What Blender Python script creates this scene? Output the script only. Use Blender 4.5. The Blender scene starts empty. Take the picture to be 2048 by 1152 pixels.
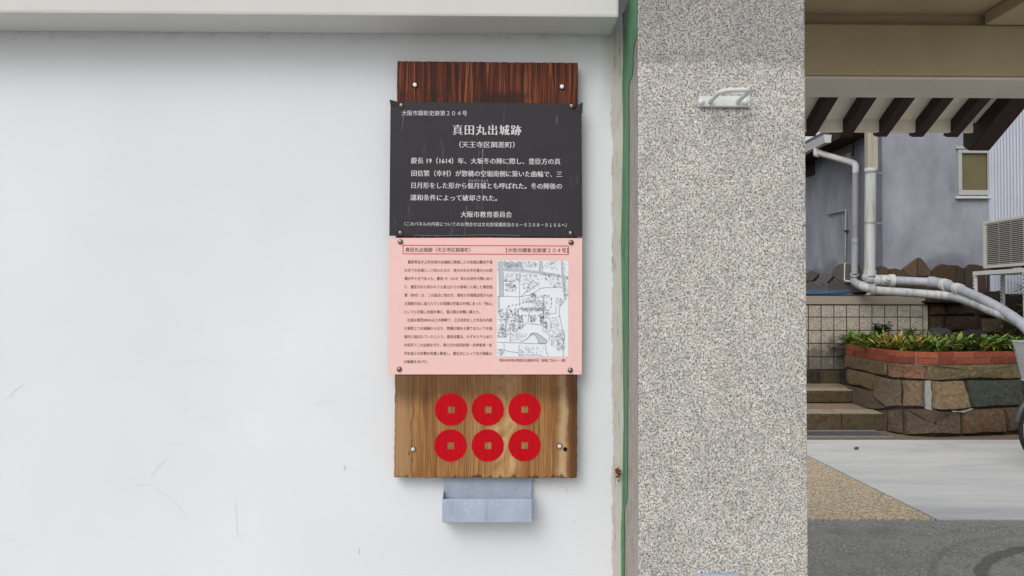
import bpy, bmesh, math, random
from mathutils import Vector, Matrix
random.seed(7)
SC = bpy.context.scene
C = SC.collection
R = math.radians

# ---------------------------------------------------------------- camera
FPX = 1550.0
CAM = Vector((0, -1.68, 1.40))
cd = bpy.data.cameras.new('camera'); cam = bpy.data.objects.new('camera', cd); C.objects.link(cam)
cd.sensor_width = 36; cd.lens = 36 * FPX / 2048; cd.clip_start = .02; cd.clip_end = 500
ROT = Matrix.Rotation(R(-0.8), 3, 'Z') @ Matrix.Rotation(R(91.18), 3, 'X') @ Matrix.Rotation(R(0.12), 3, 'Z')
cam.location = CAM; cam.rotation_euler = ROT.to_euler()
SC.camera = cam
# ---------------------------------------------------------------- light: overcast, sun veiled, from the street side
SUN_EL, SUN_DIR = 42, Vector((-.40, -.70, 0))
w = bpy.data.worlds.new('World'); SC.world = w; w.use_nodes = True
nt = w.node_tree; bg = nt.nodes['Background']
sky = nt.nodes.new('ShaderNodeTexSky'); sky.sky_type = 'NISHITA'; sky.sun_disc = False
sky.sun_elevation = R(SUN_EL); sky.sun_rotation = math.atan2(SUN_DIR.x, SUN_DIR.y)
sky.dust_density = 4.0; sky.air_density = 1.0
hs = nt.nodes.new('ShaderNodeHueSaturation'); hs.inputs['Saturation'].default_value = .30
nt.links.new(sky.outputs[0], hs.inputs['Color']); nt.links.new(hs.outputs[0], bg.inputs[0])
bg.inputs[1].default_value = .15
sd = bpy.data.lights.new('sun', 'SUN'); sd.energy = 0.58; sd.angle = R(40); sd.color = (1, .98, .95)
sun = bpy.data.objects.new('sun', sd); C.objects.link(sun)
d = Vector((SUN_DIR.x, SUN_DIR.y, 0)).normalized() * math.cos(R(SUN_EL)); d.z = math.sin(R(SUN_EL))
sun.rotation_euler = d.to_track_quat('Z', 'Y').to_euler(); sun.location = (0, -4, 8)
SC.view_settings.view_transform = 'Standard'; SC.view_settings.look = 'None'; SC.view_settings.gamma = 1
SC.view_settings.exposure = -0.03

# ---------------------------------------------------------------- measuring helpers (photo pixel -> point on a real plane)
def ray(x, y): return ROT @ Vector(((x - 1024) / FPX, (576 - y) / FPX, -1))
def P(x, y, Y): r = ray(x, y); return CAM + r * ((Y - CAM.y) / r.y)
def G(x, y, z=0): r = ray(x, y); return CAM + r * ((z - CAM.z) / r.z)
def V(x, y, X): r = ray(x, y); return CAM + r * ((X - CAM.x) / r.x)
def PL(x, y, a, b):                      # vertical plane through ground points a, b
    r = ray(x, y); n = Vector((b.y - a.y, a.x - b.x, 0)); return CAM + r * ((a - CAM).dot(n) / r.dot(n))
def dep(d): return d + CAM.y
def lin(c): return tuple(((v / 255 / 12.92) if v / 255 <= .04045 else ((v / 255 + .055) / 1.055) ** 2.4) for v in c)
def A(r, g, b, k=1.0): return tuple(min(.92, v * k) for v in lin((r, g, b))) + (1,)

# ---------------------------------------------------------------- mesh builder
class MB:
    def __init__(s): s.v = []; s.f = []; s.m = []; s.c = []; s.anyc = False
    def add(s, vs, fs, m=0, c=None):
        o = len(s.v); s.v += [Vector(p) for p in vs]
        for f in fs: s.f.append([i + o for i in f]); s.m.append(m); s.c.append(c or (1, 1, 1, 1))
        if c: s.anyc = True
        return s
    def box(s, a, b, m=0, c=None):
        x0, y0, z0 = a; x1, y1, z1 = b
        return s.add([(x0,y0,z0),(x1,y0,z0),(x1,y1,z0),(x0,y1,z0),(x0,y0,z1),(x1,y0,z1),(x1,y1,z1),(x0,y1,z1)],
              [(0,3,2,1),(4,5,6,7),(0,1,5,4),(1,2,6,5),(2,3,7,6),(3,0,4,7)], m, c)
    def prism(s, pts, off, m=0, c=None):
        n = len(pts); off = Vector(off); pts = [Vector(p) for p in pts]
        return s.add(pts + [p + off for p in pts], [tuple(range(n)), tuple(range(2*n-1, n-1, -1))] +
              [(i, (i+1) % n, n + (i+1) % n, n + i) for i in range(n)], m, c)
    def face(s, pts, m=0, c=None): return s.add(pts, [tuple(range(len(pts)))], m, c)
    def tube(s, pts, r, seg=10, m=0, c=None, closed=False, sq=1.0):
        pts = [Vector(p) for p in pts]; n = len(pts); rr = r if isinstance(r, (list, tuple)) else [r] * n
        vs, fs, up = [], [], None
        for i, p in enumerate(pts):
            if closed: t = pts[(i+1) % n] - pts[i-1]
            else: t = pts[min(i+1, n-1)] - pts[max(i-1, 0)]
            t.normalize()
            if up is None: up = Vector((0,0,1)) if abs(t.z) < .9 else Vector((0,1,0))
            u = (up - t * up.dot(t)).normalized(); up = u; wv = t.cross(u)
            for k in range(seg):
                a = 2*math.pi*k/seg; vs.append(p + (u*math.cos(a) + wv*math.sin(a)*sq) * rr[i])
        for i in range(n if closed else n-1):
            j = (i+1) % n
            for k in range(seg):
                k2 = (k+1) % seg; fs.append((i*seg+k, i*seg+k2, j*seg+k2, j*seg+k))
        if not closed: fs += [tuple(range(seg-1, -1, -1)), tuple((n-1)*seg + k for k in range(seg))]
        return s.add(vs, fs, m, c)
    def lathe(s, prof, o, ax, seg=20, m=0):       # prof: (radius, along axis)
        ax = Vector(ax).normalized(); u = ax.orthogonal().normalized(); v = ax.cross(u); o = Vector(o); vs, fs = [], []
        for r, h in prof:
            for k in range(seg):
                a = 2*math.pi*k/seg; vs.append(o + ax*h + (u*math.cos(a) + v*math.sin(a))*r)
        for i in range(len(prof)-1):
            for k in range(seg):
                k2 = (k+1) % seg; fs.append((i*seg+k, i*seg+k2, (i+1)*seg+k2, (i+1)*seg+k))
        fs.append(tuple(range(seg))); fs.append(tuple((len(prof)-1)*seg + k for k in range(seg)))
        return s.add(vs, fs, m)
    def build(s, name, mats, parent=None, smooth=None, bevel=0, seg=2, at=None, recalc=True):
        me = bpy.data.meshes.new(name)
        org = world_of(parent) if parent else (Vector(at) if at else Vector((0,0,0)))
        me.from_pydata([p - org for p in s.v], [], s.f)
        if not isinstance(mats, (list, tuple)): mats = [mats]
        for m in mats: me.materials.append(m)
        me.polygons.foreach_set('material_index', s.m)
        if s.anyc:
            ca = me.color_attributes.new('Col', 'FLOAT_COLOR', 'CORNER')
            for p in me.polygons:
                for li in p.loop_indices: ca.data[li].color = s.c[p.index]
        if recalc or bevel:
            bm = bmesh.new(); bm.from_mesh(me)
            if recalc: bmesh.ops.recalc_face_normals(bm, faces=bm.faces)
            if bevel:
                bm.normal_update()
                es = [e for e in bm.edges if len(e.link_faces) == 2 and e.calc_face_angle(0) > .5]
                bmesh.ops.bevel(bm, geom=es, offset=bevel, segments=seg, affect='EDGES', profile=.6, clamp_overlap=True)
            bm.to_mesh(me); bm.free()
        if smooth:
            me.polygons.foreach_set('use_smooth', [True]*len(me.polygons)); me.set_sharp_from_angle(angle=R(smooth))
        o = bpy.data.objects.new(name, me); C.objects.link(o)
        if parent: o.parent = parent
        elif at: o.location = at
        return o
def world_of(o):
    p = Vector(o.location); q = o.parent
    while q: p += Vector(q.location); q = q.parent
    return p
def tag(o, label=None, cat=None, group=None, kind=None):
    for k, v in (('label', label), ('category', cat), ('group', group), ('kind', kind)):
        if v: o[k] = v
    return o
def thing(name, label, cat, loc, group=None):
    o = bpy.data.objects.new(name, None); C.objects.link(o); o.location = loc; o.empty_display_size = .05
    return tag(o, label, cat, group)
def struct(o): return tag(o, kind='structure')
def dup(root, loc, label, group=None):
    r = root.copy(); C.objects.link(r); r.location = loc; r['label'] = label
    if group: r['group'] = group
    for ch in list(root.children):
        c = ch.copy(); C.objects.link(c); c.parent = r
        for g in ch.children:
            q = g.copy(); C.objects.link(q); q.parent = c
    return r

# ---------------------------------------------------------------- material builder
class N:
    def __init__(s, name, rough=.7, spec=.3, metal=0):
        s.m = bpy.data.materials.new(name); s.m.use_nodes = True; s.t = s.m.node_tree; s.b = s.t.nodes['Principled BSDF']
        s.b.inputs['Roughness'].default_value = rough; s.b.inputs['Specular IOR Level'].default_value = spec; s.b.inputs['Metallic'].default_value = metal
        s.pos = s.nd('ShaderNodeNewGeometry').outputs['Position']
        s.obj = s.nd('ShaderNodeTexCoord').outputs['Object']
    def nd(s, t, **k):
        n = s.t.nodes.new(t)
        for a, b in k.items(): setattr(n, a, b)
        return n
    def put(s, sock, v):
        if isinstance(v, bpy.types.NodeSocket): s.t.links.new(v, sock)
        else: sock.default_value = v
    def sc(s, vec, x, y, z, loc=(0,0,0)):
        n = s.nd('ShaderNodeMapping'); s.put(n.inputs['Vector'], vec); n.inputs['Scale'].default_value = (x, y, z); n.inputs['Location'].default_value = loc; return n.outputs[0]
    def noise(s, vec, scale, det=3, rough=.55, dist=0):
        n = s.nd('ShaderNodeTexNoise'); s.put(n.inputs['Vector'], vec)
        for k, v in (('Scale', scale), ('Detail', det), ('Roughness', rough), ('Distortion', dist)): n.inputs[k].default_value = v
        return n.outputs[0]
    def vor(s, vec, scale, feature='F1', out='Distance'):
        n = s.nd('ShaderNodeTexVoronoi', feature=feature); s.put(n.inputs['Vector'], vec); n.inputs['Scale'].default_value = scale; return n.outputs[out]
    def ramp(s, fac, stops, interp='LINEAR'):
        n = s.nd('ShaderNodeValToRGB'); s.put(n.inputs[0], fac); e = n.color_ramp.elements; n.color_ramp.interpolation = interp
        while len(e) < len(stops): e.new(.5)
        for i, (p, c) in enumerate(stops):
            e[i].position = p; e[i].color = (c, c, c, 1) if isinstance(c, (int, float)) else c
        return n.outputs[0]
    def mix(s, fac, a, b, mode='MIX'):
        n = s.nd('ShaderNodeMix', data_type='RGBA', blend_type=mode); s.put(n.inputs[0], fac); s.put(n.inputs[6], a); s.put(n.inputs[7], b); return n.outputs[2]
    def math(s, op, a, b=0, c=0):
        n = s.nd('ShaderNodeMath', operation=op); s.put(n.inputs[0], a); s.put(n.inputs[1], b); s.put(n.inputs[2], c); return n.outputs[0]
    def xyz(s, vec): n = s.nd('ShaderNodeSeparateXYZ'); s.put(n.inputs[0], vec); return n.outputs
    def step(s, v, a, b):    # smooth 0..1 from a to b
        n = s.nd('ShaderNodeMapRange', interpolation_type='SMOOTHSTEP'); s.put(n.inputs[0], v); n.inputs[1].default_value = a; n.inputs[2].default_value = b; return n.outputs[0]
    def bump(s, h, strength=.3, dist=.01):
        n = s.nd('ShaderNodeBump'); s.put(n.inputs['Height'], h); n.inputs['Strength'].default_value = strength; n.inputs['Distance'].default_value = dist
        s.t.links.new(n.outputs[0], s.b.inputs['Normal']); return s
    def col(s, c): s.put(s.b.inputs['Base Color'], c); return s.m
    def rgh(s, r): s.put(s.b.inputs['Roughness'], r); return s
def g(v): return (v, v, v, 1)

def plain(name, c, rough=.6, spec=.3, metal=0, var=.12, scale=18, bump=0, bs=120, stretch=(1,1,1)):
    n = N(name, rough, spec, metal)
    v = n.noise(n.sc(n.pos, *stretch), scale, 4, .6)
    k = n.ramp(v, [(.25, g(1-var)), (.75, g(1+var*.6))])
    if bump: n.bump(n.noise(n.sc(n.pos, *stretch), bs, 3), bump, .004)
    n.col(n.mix(1, c, k, 'MULTIPLY')); return n.m

XP = P(1276, 576, -.17).x               # pillar's left side face
XPR = P(1613, 576, -.17).x
def mk_wall():
    n = N('painted_mortar', .75, .25); x, y, z = n.xyz(n.pos)
    big = n.noise(n.pos, 1.6, 3, .5); fine = n.noise(n.sc(n.pos, 30, 30, 90), 1, 3)
    base = n.mix(n.ramp(big, [(.3, 0), (.7, 1)]), A(217, 221, 225, .98), A(229, 232, 236, .98))
    base = n.mix(n.math('MULTIPLY', fine, .10), base, A(202, 205, 208))
    # yellowish dirt that has collected along the joint under the beam
    drt = n.noise(n.sc(n.pos, 26, 26, 60), 1, 5, .7)
    zb = P(620, 63, 0).z
    near = n.step(z, zb - .035, zb)
    base = n.mix(n.math('MULTIPLY', near, n.ramp(drt, [(.5, 0), (.8, .55)])), base, A(140, 128, 105))
    sp = n.math('MULTIPLY', n.step(z, zb - .012, zb - .002), n.ramp(n.noise(n.sc(n.pos, 60, 60, 80), 1, 2), [(.66, 0), (.72, .9)]))
    base = n.mix(sp, base, A(88, 68, 50))
    # bare mortar strip beside the pillar, ragged edge
    rag = n.noise(n.sc(n.pos, 20, 20, 14), 1, 6, .75)
    xe = n.math('ADD', x, n.math('MULTIPLY', n.math('SUBTRACT', rag, .5), .028))
    edge = XP - .026
    bare = n.step(xe, edge - .0015, edge + .001)
    up = n.math('MULTIPLY', n.step(z, 1.75, 1.93), n.step(xe, edge - .034, edge + .0))
    mort = n.mix(n.noise(n.sc(n.pos, 40, 40, 18), 1, 5, .7), A(172, 167, 158), A(212, 209, 202))
    mort = n.mix(n.ramp(n.noise(n.sc(n.pos, 160, 160, 9), 1, 4, .7), [(.56, 0), (.66, .7)]), mort, A(112, 100, 86))
    base = n.mix(n.math('MULTIPLY', up, .5), base, A(170, 160, 140))
    base = n.mix(bare, base, mort)
    n.bump(n.math('ADD', n.math('MULTIPLY', n.noise(n.sc(n.pos, 8, 8, 14), 1, 4, .6), .8), n.math('ADD', fine, n.math('MULTIPLY', bare, -1.5))), .13, .0025)
    return n.col(base)
def mk_granite():
    n = N('speckled_granite', .42, .35); x, y, z = n.xyz(n.pos)
    c1 = n.vor(n.pos, 350, 'F1', 'Color'); r1 = n.xyz(c1)
    w2 = n.noise(n.pos, 270, 2, .6)
    c2 = n.vor(n.pos, 130, 'F1', 'Color'); r2 = n.xyz(c2)
    base = n.ramp(r1[0], [(0, A(168, 167, 163)), (.35, A(192, 191, 185)), (.65, A(206, 204, 197)), (1, A(226, 224, 216))])
    base = n.mix(n.ramp(r2[1], [(.80, 0), (.9, .3)]), base, A(208, 192, 172))
    base = n.mix(n.ramp(r2[2], [(.78, 0), (.88, .35)]), base, A(128, 130, 134))
    base = n.mix(n.ramp(w2, [(.545, 0), (.58, .85)]), base, A(108, 106, 105))
    base = n.mix(n.ramp(n.noise(n.sc(n.pos, 1, 1, 1, (5, 3, 1)), 300, 2, .6), [(.585, 0), (.615, .92)]), base, A(42, 41, 43))
    cl = n.noise(n.pos, 14, 3); base = n.mix(n.ramp(cl, [(.42, 0), (.70, .18)]), base, A(112, 112, 118))
    # darker upper part with a ragged lower edge
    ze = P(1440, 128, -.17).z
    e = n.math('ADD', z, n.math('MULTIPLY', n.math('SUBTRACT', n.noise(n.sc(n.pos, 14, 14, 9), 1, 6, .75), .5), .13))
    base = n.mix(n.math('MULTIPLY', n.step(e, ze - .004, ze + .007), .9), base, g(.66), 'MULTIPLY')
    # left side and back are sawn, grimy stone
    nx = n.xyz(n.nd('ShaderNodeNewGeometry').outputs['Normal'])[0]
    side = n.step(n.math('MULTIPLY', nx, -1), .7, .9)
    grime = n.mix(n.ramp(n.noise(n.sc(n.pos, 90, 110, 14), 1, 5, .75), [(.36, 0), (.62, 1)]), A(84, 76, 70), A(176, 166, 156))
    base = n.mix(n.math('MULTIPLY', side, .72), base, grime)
    # hairline slab joints
    jn = None
    for yy in (203, 1021):
        zz = P(1440, yy, -.17).z
        k = n.math('LESS_THAN', n.math('ABSOLUTE', n.math('SUBTRACT', z, zz)), .0007)
        jn = k if jn is None else n.math('MAXIMUM', jn, k)
    base = n.mix(n.math('MULTIPLY', jn, .22), base, A(96, 92, 86))
    n.bump(w2, .12, .001)
    return n.col(base)
def mk_wood():
    n = N('weathered_board', .62, .25); x, y, z = n.xyz(n.pos)
    wob = n.noise(n.sc(n.pos, 9, 9, 2.2), 1, 3)
    def vec(sx, sz): 
        c = n.nd('ShaderNodeCombineXYZ'); n.put(c.inputs[0], n.math('MULTIPLY', n.math('ADD', x, n.math('MULTIPLY', wob, .035)), sx)); n.put(c.inputs[1], y); n.put(c.inputs[2], n.math('MULTIPLY', z, sz)); return c.outputs[0]
    fine = n.noise(vec(330, 7), 1, 3, .6); mid = n.noise(vec(110, 3), 1, 4, .6); wide = n.noise(vec(19, 1.8), 1, 4, .55)
    top = n.ramp(mid, [(.32, A(36, 15, 9)), (.45, A(78, 31, 16)), (.58, A(108, 50, 27)), (.72, A(140, 78, 42))])
    top = n.mix(n.ramp(fine, [(.40, .75), (.56, 0)]), top, A(40, 17, 10))
    hi = n.math('MULTIPLY', n.ramp(n.noise(vec(190, 5, ), 1, 2), [(.57, 0), (.66, .5)]), n.ramp(wide, [(.38, .25), (.55, 1)]))
    top = n.mix(hi, top, A(176, 112, 64))
    bot = n.ramp(wide, [(.28, A(118, 74, 40)), (.45, A(158, 110, 64)), (.58, A(178, 132, 82)), (.74, A(200, 164, 116))])
    bot = n.mix(n.ramp(mid, [(.34, .4), (.58, 0)]), bot, A(112, 68, 36))
    bot = n.mix(n.ramp(n.noise(vec(560, 9), 1, 3, .65), [(.40, .60), (.56, 0)]), bot, A(84, 50, 25))
    bot = n.mix(n.ramp(n.noise(vec(430, 6), 1, 3), [(.54, 0), (.66, .45)]), bot, A(196, 156, 108))
    zs = P(1000, 600, -.03).z
    X = lambda px, py=850: P(px, py, -.035).x
    Z = lambda py: P(975, py, -.035).z
    # pale sapwood band on the left and pale streak on the right, dark right edge (features of this board)
    xw = n.math('ADD', x, n.math('MULTIPLY', n.math('SUBTRACT', n.noise(n.sc(n.pos, 4, 4, 16), 1, 3), .5), .03))
    sap = n.math('SUBTRACT', 1, n.step(xw, X(821), X(827)))
    bot = n.mix(n.math('MULTIPLY', n.step(x, X(1080), X(1150)), .45), bot, A(112, 70, 38))
    ed = n.math('MULTIPLY', n.math('SUBTRACT', 1, n.step(n.math('ABSOLUTE', n.math('SUBTRACT', xw, X(824))), .0010, .0036)), .38)
    bot = n.mix(n.math('MULTIPLY', sap, .75), bot, n.mix(mid, A(120, 84, 52), A(190, 156, 114)))
    bot = n.mix(ed, bot, A(70, 42, 22))
    st = n.math('MULTIPLY', n.step(xw, X(1112), X(1127)), n.math('SUBTRACT', 1, n.step(xw, X(1130), X(1138))))
    bot = n.mix(n.math('MULTIPLY', st, .55), bot, A(206, 184, 146))
    bot = n.mix(n.math('MULTIPLY', n.step(xw, X(1134), X(1146)), .75), bot, A(70, 44, 24))
    ct = n.math('MULTIPLY', n.ramp(n.noise(n.sc(n.pos, 22, 9, 11, (3,0,0)), 1, 4, .6, 1.2), [(.40, .15), (.56, .9)]), n.math('SUBTRACT', 1, n.step(n.math('ABSOLUTE', n.math('SUBTRACT', xw, X(1012))), .005, .045)))
    bot = n.mix(ct, bot, A(196, 164, 116))
    # damp stain running down from under the pink panel, rot along the bottom edge
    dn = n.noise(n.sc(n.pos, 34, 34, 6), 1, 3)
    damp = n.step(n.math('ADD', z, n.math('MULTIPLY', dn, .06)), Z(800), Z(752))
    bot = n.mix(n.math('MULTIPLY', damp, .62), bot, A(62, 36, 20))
    rot = n.step(n.math('ADD', z, n.math('MULTIPLY', n.math('SUBTRACT', n.noise(n.sc(n.pos, 90, 90, 20), 1, 4), .45), .05)), Z(951), Z(957))
    bot = n.mix(n.math('MULTIPLY', rot, .75), bot, A(34, 24, 17))
    spk = n.math('MULTIPLY', n.ramp(n.noise(n.sc(n.pos, 230, 230, 60), 1, 3), [(.60, 0), (.66, 1)]), n.math('MULTIPLY', n.math('MULTIPLY', n.step(x, X(806), X(816)), n.math('SUBTRACT', 1, n.step(x, X(824), X(828)))), n.step(z, Z(845), Z(910))))
    bot = n.mix(spk, bot, A(28, 20, 14))
    c = n.mix(n.step(z, zs - .02, zs + .02), bot, top)
    sm = n.math('MULTIPLY', n.ramp(n.noise(n.sc(n.pos, 12, 12, 22), 1, 3), [(.46, 0), (.62, .7)]), n.step(z, Z(182), Z(190)))
    sm = n.math('MULTIPLY', n.ramp(n.noise(n.sc(n.pos, 11, 11, 16), 1, 4), [(.45, 0), (.62, .75)]), n.math('MULTIPLY', n.step(z, zs, zs+.02), n.step(n.math('MULTIPLY', z, -1), -Z(172), -Z(192))))
    c = n.mix(sm, c, A(30, 20, 16))
    n.bump(n.math('ADD', fine, n.math('MULTIPLY', mid, 1.5)), .5, .0015)
    return n.col(c)
def mk_attr(name, rough=.88, spec=.12, var=.45, scale=22, bump=.9, bs=55, grain=150):
    n = N(name, rough, spec); a = n.nd('ShaderNodeVertexColor', layer_name='Col').outputs[0]
    v = n.noise(n.pos, scale, 5, .65); f = n.noise(n.pos, grain, 2)
    c = n.mix(1, a, n.ramp(v, [(.25, g(1-var)), (.75, g(1+var*.7))]), 'MULTIPLY')
    c = n.mix(n.ramp(f, [(.40, .7), (.55, 0)]), c, n.mix(1, a, g(.45), 'MULTIPLY'))
    n.bump(n.math('ADD', n.noise(n.pos, bs, 5, .7), n.math('MULTIPLY', v, 1.5)), bump, .02)
    return n.col(c)
def mk_concrete():
    n = N('pale_concrete', .8, .25)
    a = n.noise(n.sc(n.pos, .55, 2.2, 1), 1, 5, .65, .8); b = n.noise(n.pos, 40, 4, .7)
    c = n.ramp(a, [(.28, A(186, 187, 187)), (.45, A(208, 209, 207)), (.60, A(220, 220, 216)), (.75, A(234, 233, 228))])
    c = n.mix(n.math('MULTIPLY', b, .25), c, A(130, 130, 128))
    c = n.mix(n.ramp(n.noise(n.pos, 220, 2), [(.3, .25), (.5, 0)]), c, A(90, 90, 88))
    n.bump(b, .2, .004); return n.col(c)
def mk_aggregate():
    n = N('washed_aggregate_paving', .85, .2)
    r = n.xyz(n.vor(n.pos, 95, 'F1', 'Color'))
    c = n.ramp(r[0], [(0, A(128, 114, 94)), (.3, A(170, 155, 128)), (.65, A(198, 182, 152)), (1, A(236, 222, 196))])
    c = n.mix(n.ramp(n.noise(n.pos, 2.2, 4), [(.35, 0), (.7, .4)]), c, A(162, 146, 122))
    n.bump(n.vor(n.pos, 95), .5, .004); return n.col(c)
def mk_asphalt():
    n = N('worn_asphalt', .8, .3); x, y, z = n.xyz(n.pos)
    r = n.xyz(n.vor(n.pos, 130, 'F1', 'Color'))
    c = n.ramp(r[0], [(0, A(92, 92, 90)), (.4, A(126, 127, 122)), (.8, A(152, 153, 147)), (1, A(186, 186, 180))])
    c = n.mix(n.ramp(n.noise(n.sc(n.pos, 1, 2.5, 1), 1.7, 5, .65), [(.32, 0), (.68, .75)]), c, A(146, 146, 140))
    c = n.mix(n.ramp(n.noise(n.pos, 3.1, 4), [(.5, 0), (.75, .5)]), c, A(84, 85, 85))
    # curved dark band
    p1, p2, p3 = G(1950, 1150), G(1985, 1108), G(2048, 1094)
    ax, ay, bx, by, cx, cy = p1.x, p1.y, p2.x, p2.y, p3.x, p3.y
    dd = 2*(ax*(by-cy)+bx*(cy-ay)+cx*(ay-by))
    ux = ((ax*ax+ay*ay)*(by-cy)+(bx*bx+by*by)*(cy-ay)+(cx*cx+cy*cy)*(ay-by))/dd
    uy = ((ax*ax+ay*ay)*(cx-bx)+(bx*bx+by*by)*(ax-cx)+(cx*cx+cy*cy)*(bx-ax))/dd
    rad = math.hypot(ax-ux, ay-uy)
    wob = n.math('MULTIPLY', n.math('SUBTRACT', n.noise(n.pos, 6, 3), .5), .05)
    dist = n.math('ADD', wob, n.math('SQRT', n.math('ADD', n.math('POWER', n.math('SUBTRACT', x, ux), 2), n.math('POWER', n.math('SUBTRACT', y, uy), 2))))
    band = n.math('MULTIPLY', n.step(dist, rad-.085, rad-.055), n.math('SUBTRACT', 1, n.step(dist, rad-.005, rad+.015)))
    band2 = n.math('MULTIPLY', n.step(dist, rad+.16, rad+.18), n.math('SUBTRACT', 1, n.step(dist, rad+.20, rad+.23)))
    msk = n.math('MAXIMUM', n.math('MULTIPLY', band, .55), n.math('MULTIPLY', band2, .2))
    c = n.mix(msk, c, A(58, 52, 54))
    n.bump(n.vor(n.pos, 130), .3, .004); return n.col(c)
def mk_stucco():
    n = N('grey_stucco', .9, .1); x, y, z = n.xyz(n.pos)
    a = n.noise(n.sc(n.pos, 1.6, 1.6, .8), 1, 5, .65)
    c = n.ramp(a, [(.3, A(118, 121, 130)), (.5, A(142, 145, 154)), (.7, A(162, 165, 174))])
    wet = n.math('MULTIPLY', n.step(n.math('ADD', n.math('MULTIPLY', z, -1), n.math('MULTIPLY', a, .9)), -1.75, -1.45), n.ramp(n.noise(n.sc(n.pos, 1.5, 1.5, 2), 1, 3), [(.42, 0), (.55, .6)]))
    c = n.mix(wet, c, A(92, 94, 102))
    n.bump(n.noise(n.sc(n.pos, 22, 22, 40), 1, 4, .7), .6, .012); return n.col(c)
def mk_pipe(name, c1, c2, r=.45):
    n = N(name, r, .4); x, y, z = n.xyz(n.pos)
    v = n.noise(n.sc(n.pos, 14, 14, 1.2), 1, 4, .6)
    return n.col(n.mix(n.ramp(v, [(.48, 0), (.72, 1)]), c1, c2))
def mk_tile():
    n = N('beige_granite_tile', .7, .25)
    r = n.xyz(n.vor(n.pos, 110, 'F1', 'Color'))
    c = n.ramp(r[0], [(0, A(122, 115, 104)), (.25, A(150, 142, 130)), (.7, A(168, 160, 148)), (1, A(190, 183, 170))])
    x, y, z = n.xyz(n.pos)
    st = n.math('MULTIPLY', n.step(n.math('ADD', n.math('MULTIPLY', z, -1), n.math('MULTIPLY', n.noise(n.pos, 5, 4, .7), 1.2)), -.35, -.05), .7)
    c = n.mix(st, c, A(66, 60, 54)); return n.col(c)
def mk_leaf(name='leaf'):
    n = N(name, .45, .35); a = n.nd('ShaderNodeVertexColor', layer_name='Col').outputs[0]
    v = n.noise(n.pos, 60, 3)
    n.b.inputs['Subsurface Weight'].default_value = 0
    return n.col(n.mix(1, a, n.ramp(v, [(.3, g(.75)), (.7, g(1.2))]), 'MULTIPLY'))
def mk_brick():
    n = N('red_brick', .85, .15); a = n.nd('ShaderNodeVertexColor', layer_name='Col').outputs[0]
    v = n.noise(n.pos, 30, 5, .7)
    c = n.mix(1, a, n.ramp(v, [(.25, g(.6)), (.75, g(1.25))]), 'MULTIPLY')
    n.bump(v, .4, .006); return n.col(c)
def mk_panel(name, c, dark, rough):
    n = N(name, rough, .3); v = n.noise(n.pos, 22, 5, .7); f = n.noise(n.sc(n.pos, 90, 90, 16), 1, 4, .7)
    b = n.mix(n.ramp(v, [(.35, 0), (.75, .45)]), c, dark)
    b = n.mix(n.ramp(f, [(.6, 0), (.8, .14)]), b, g(.5)); return n.col(b)

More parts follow.
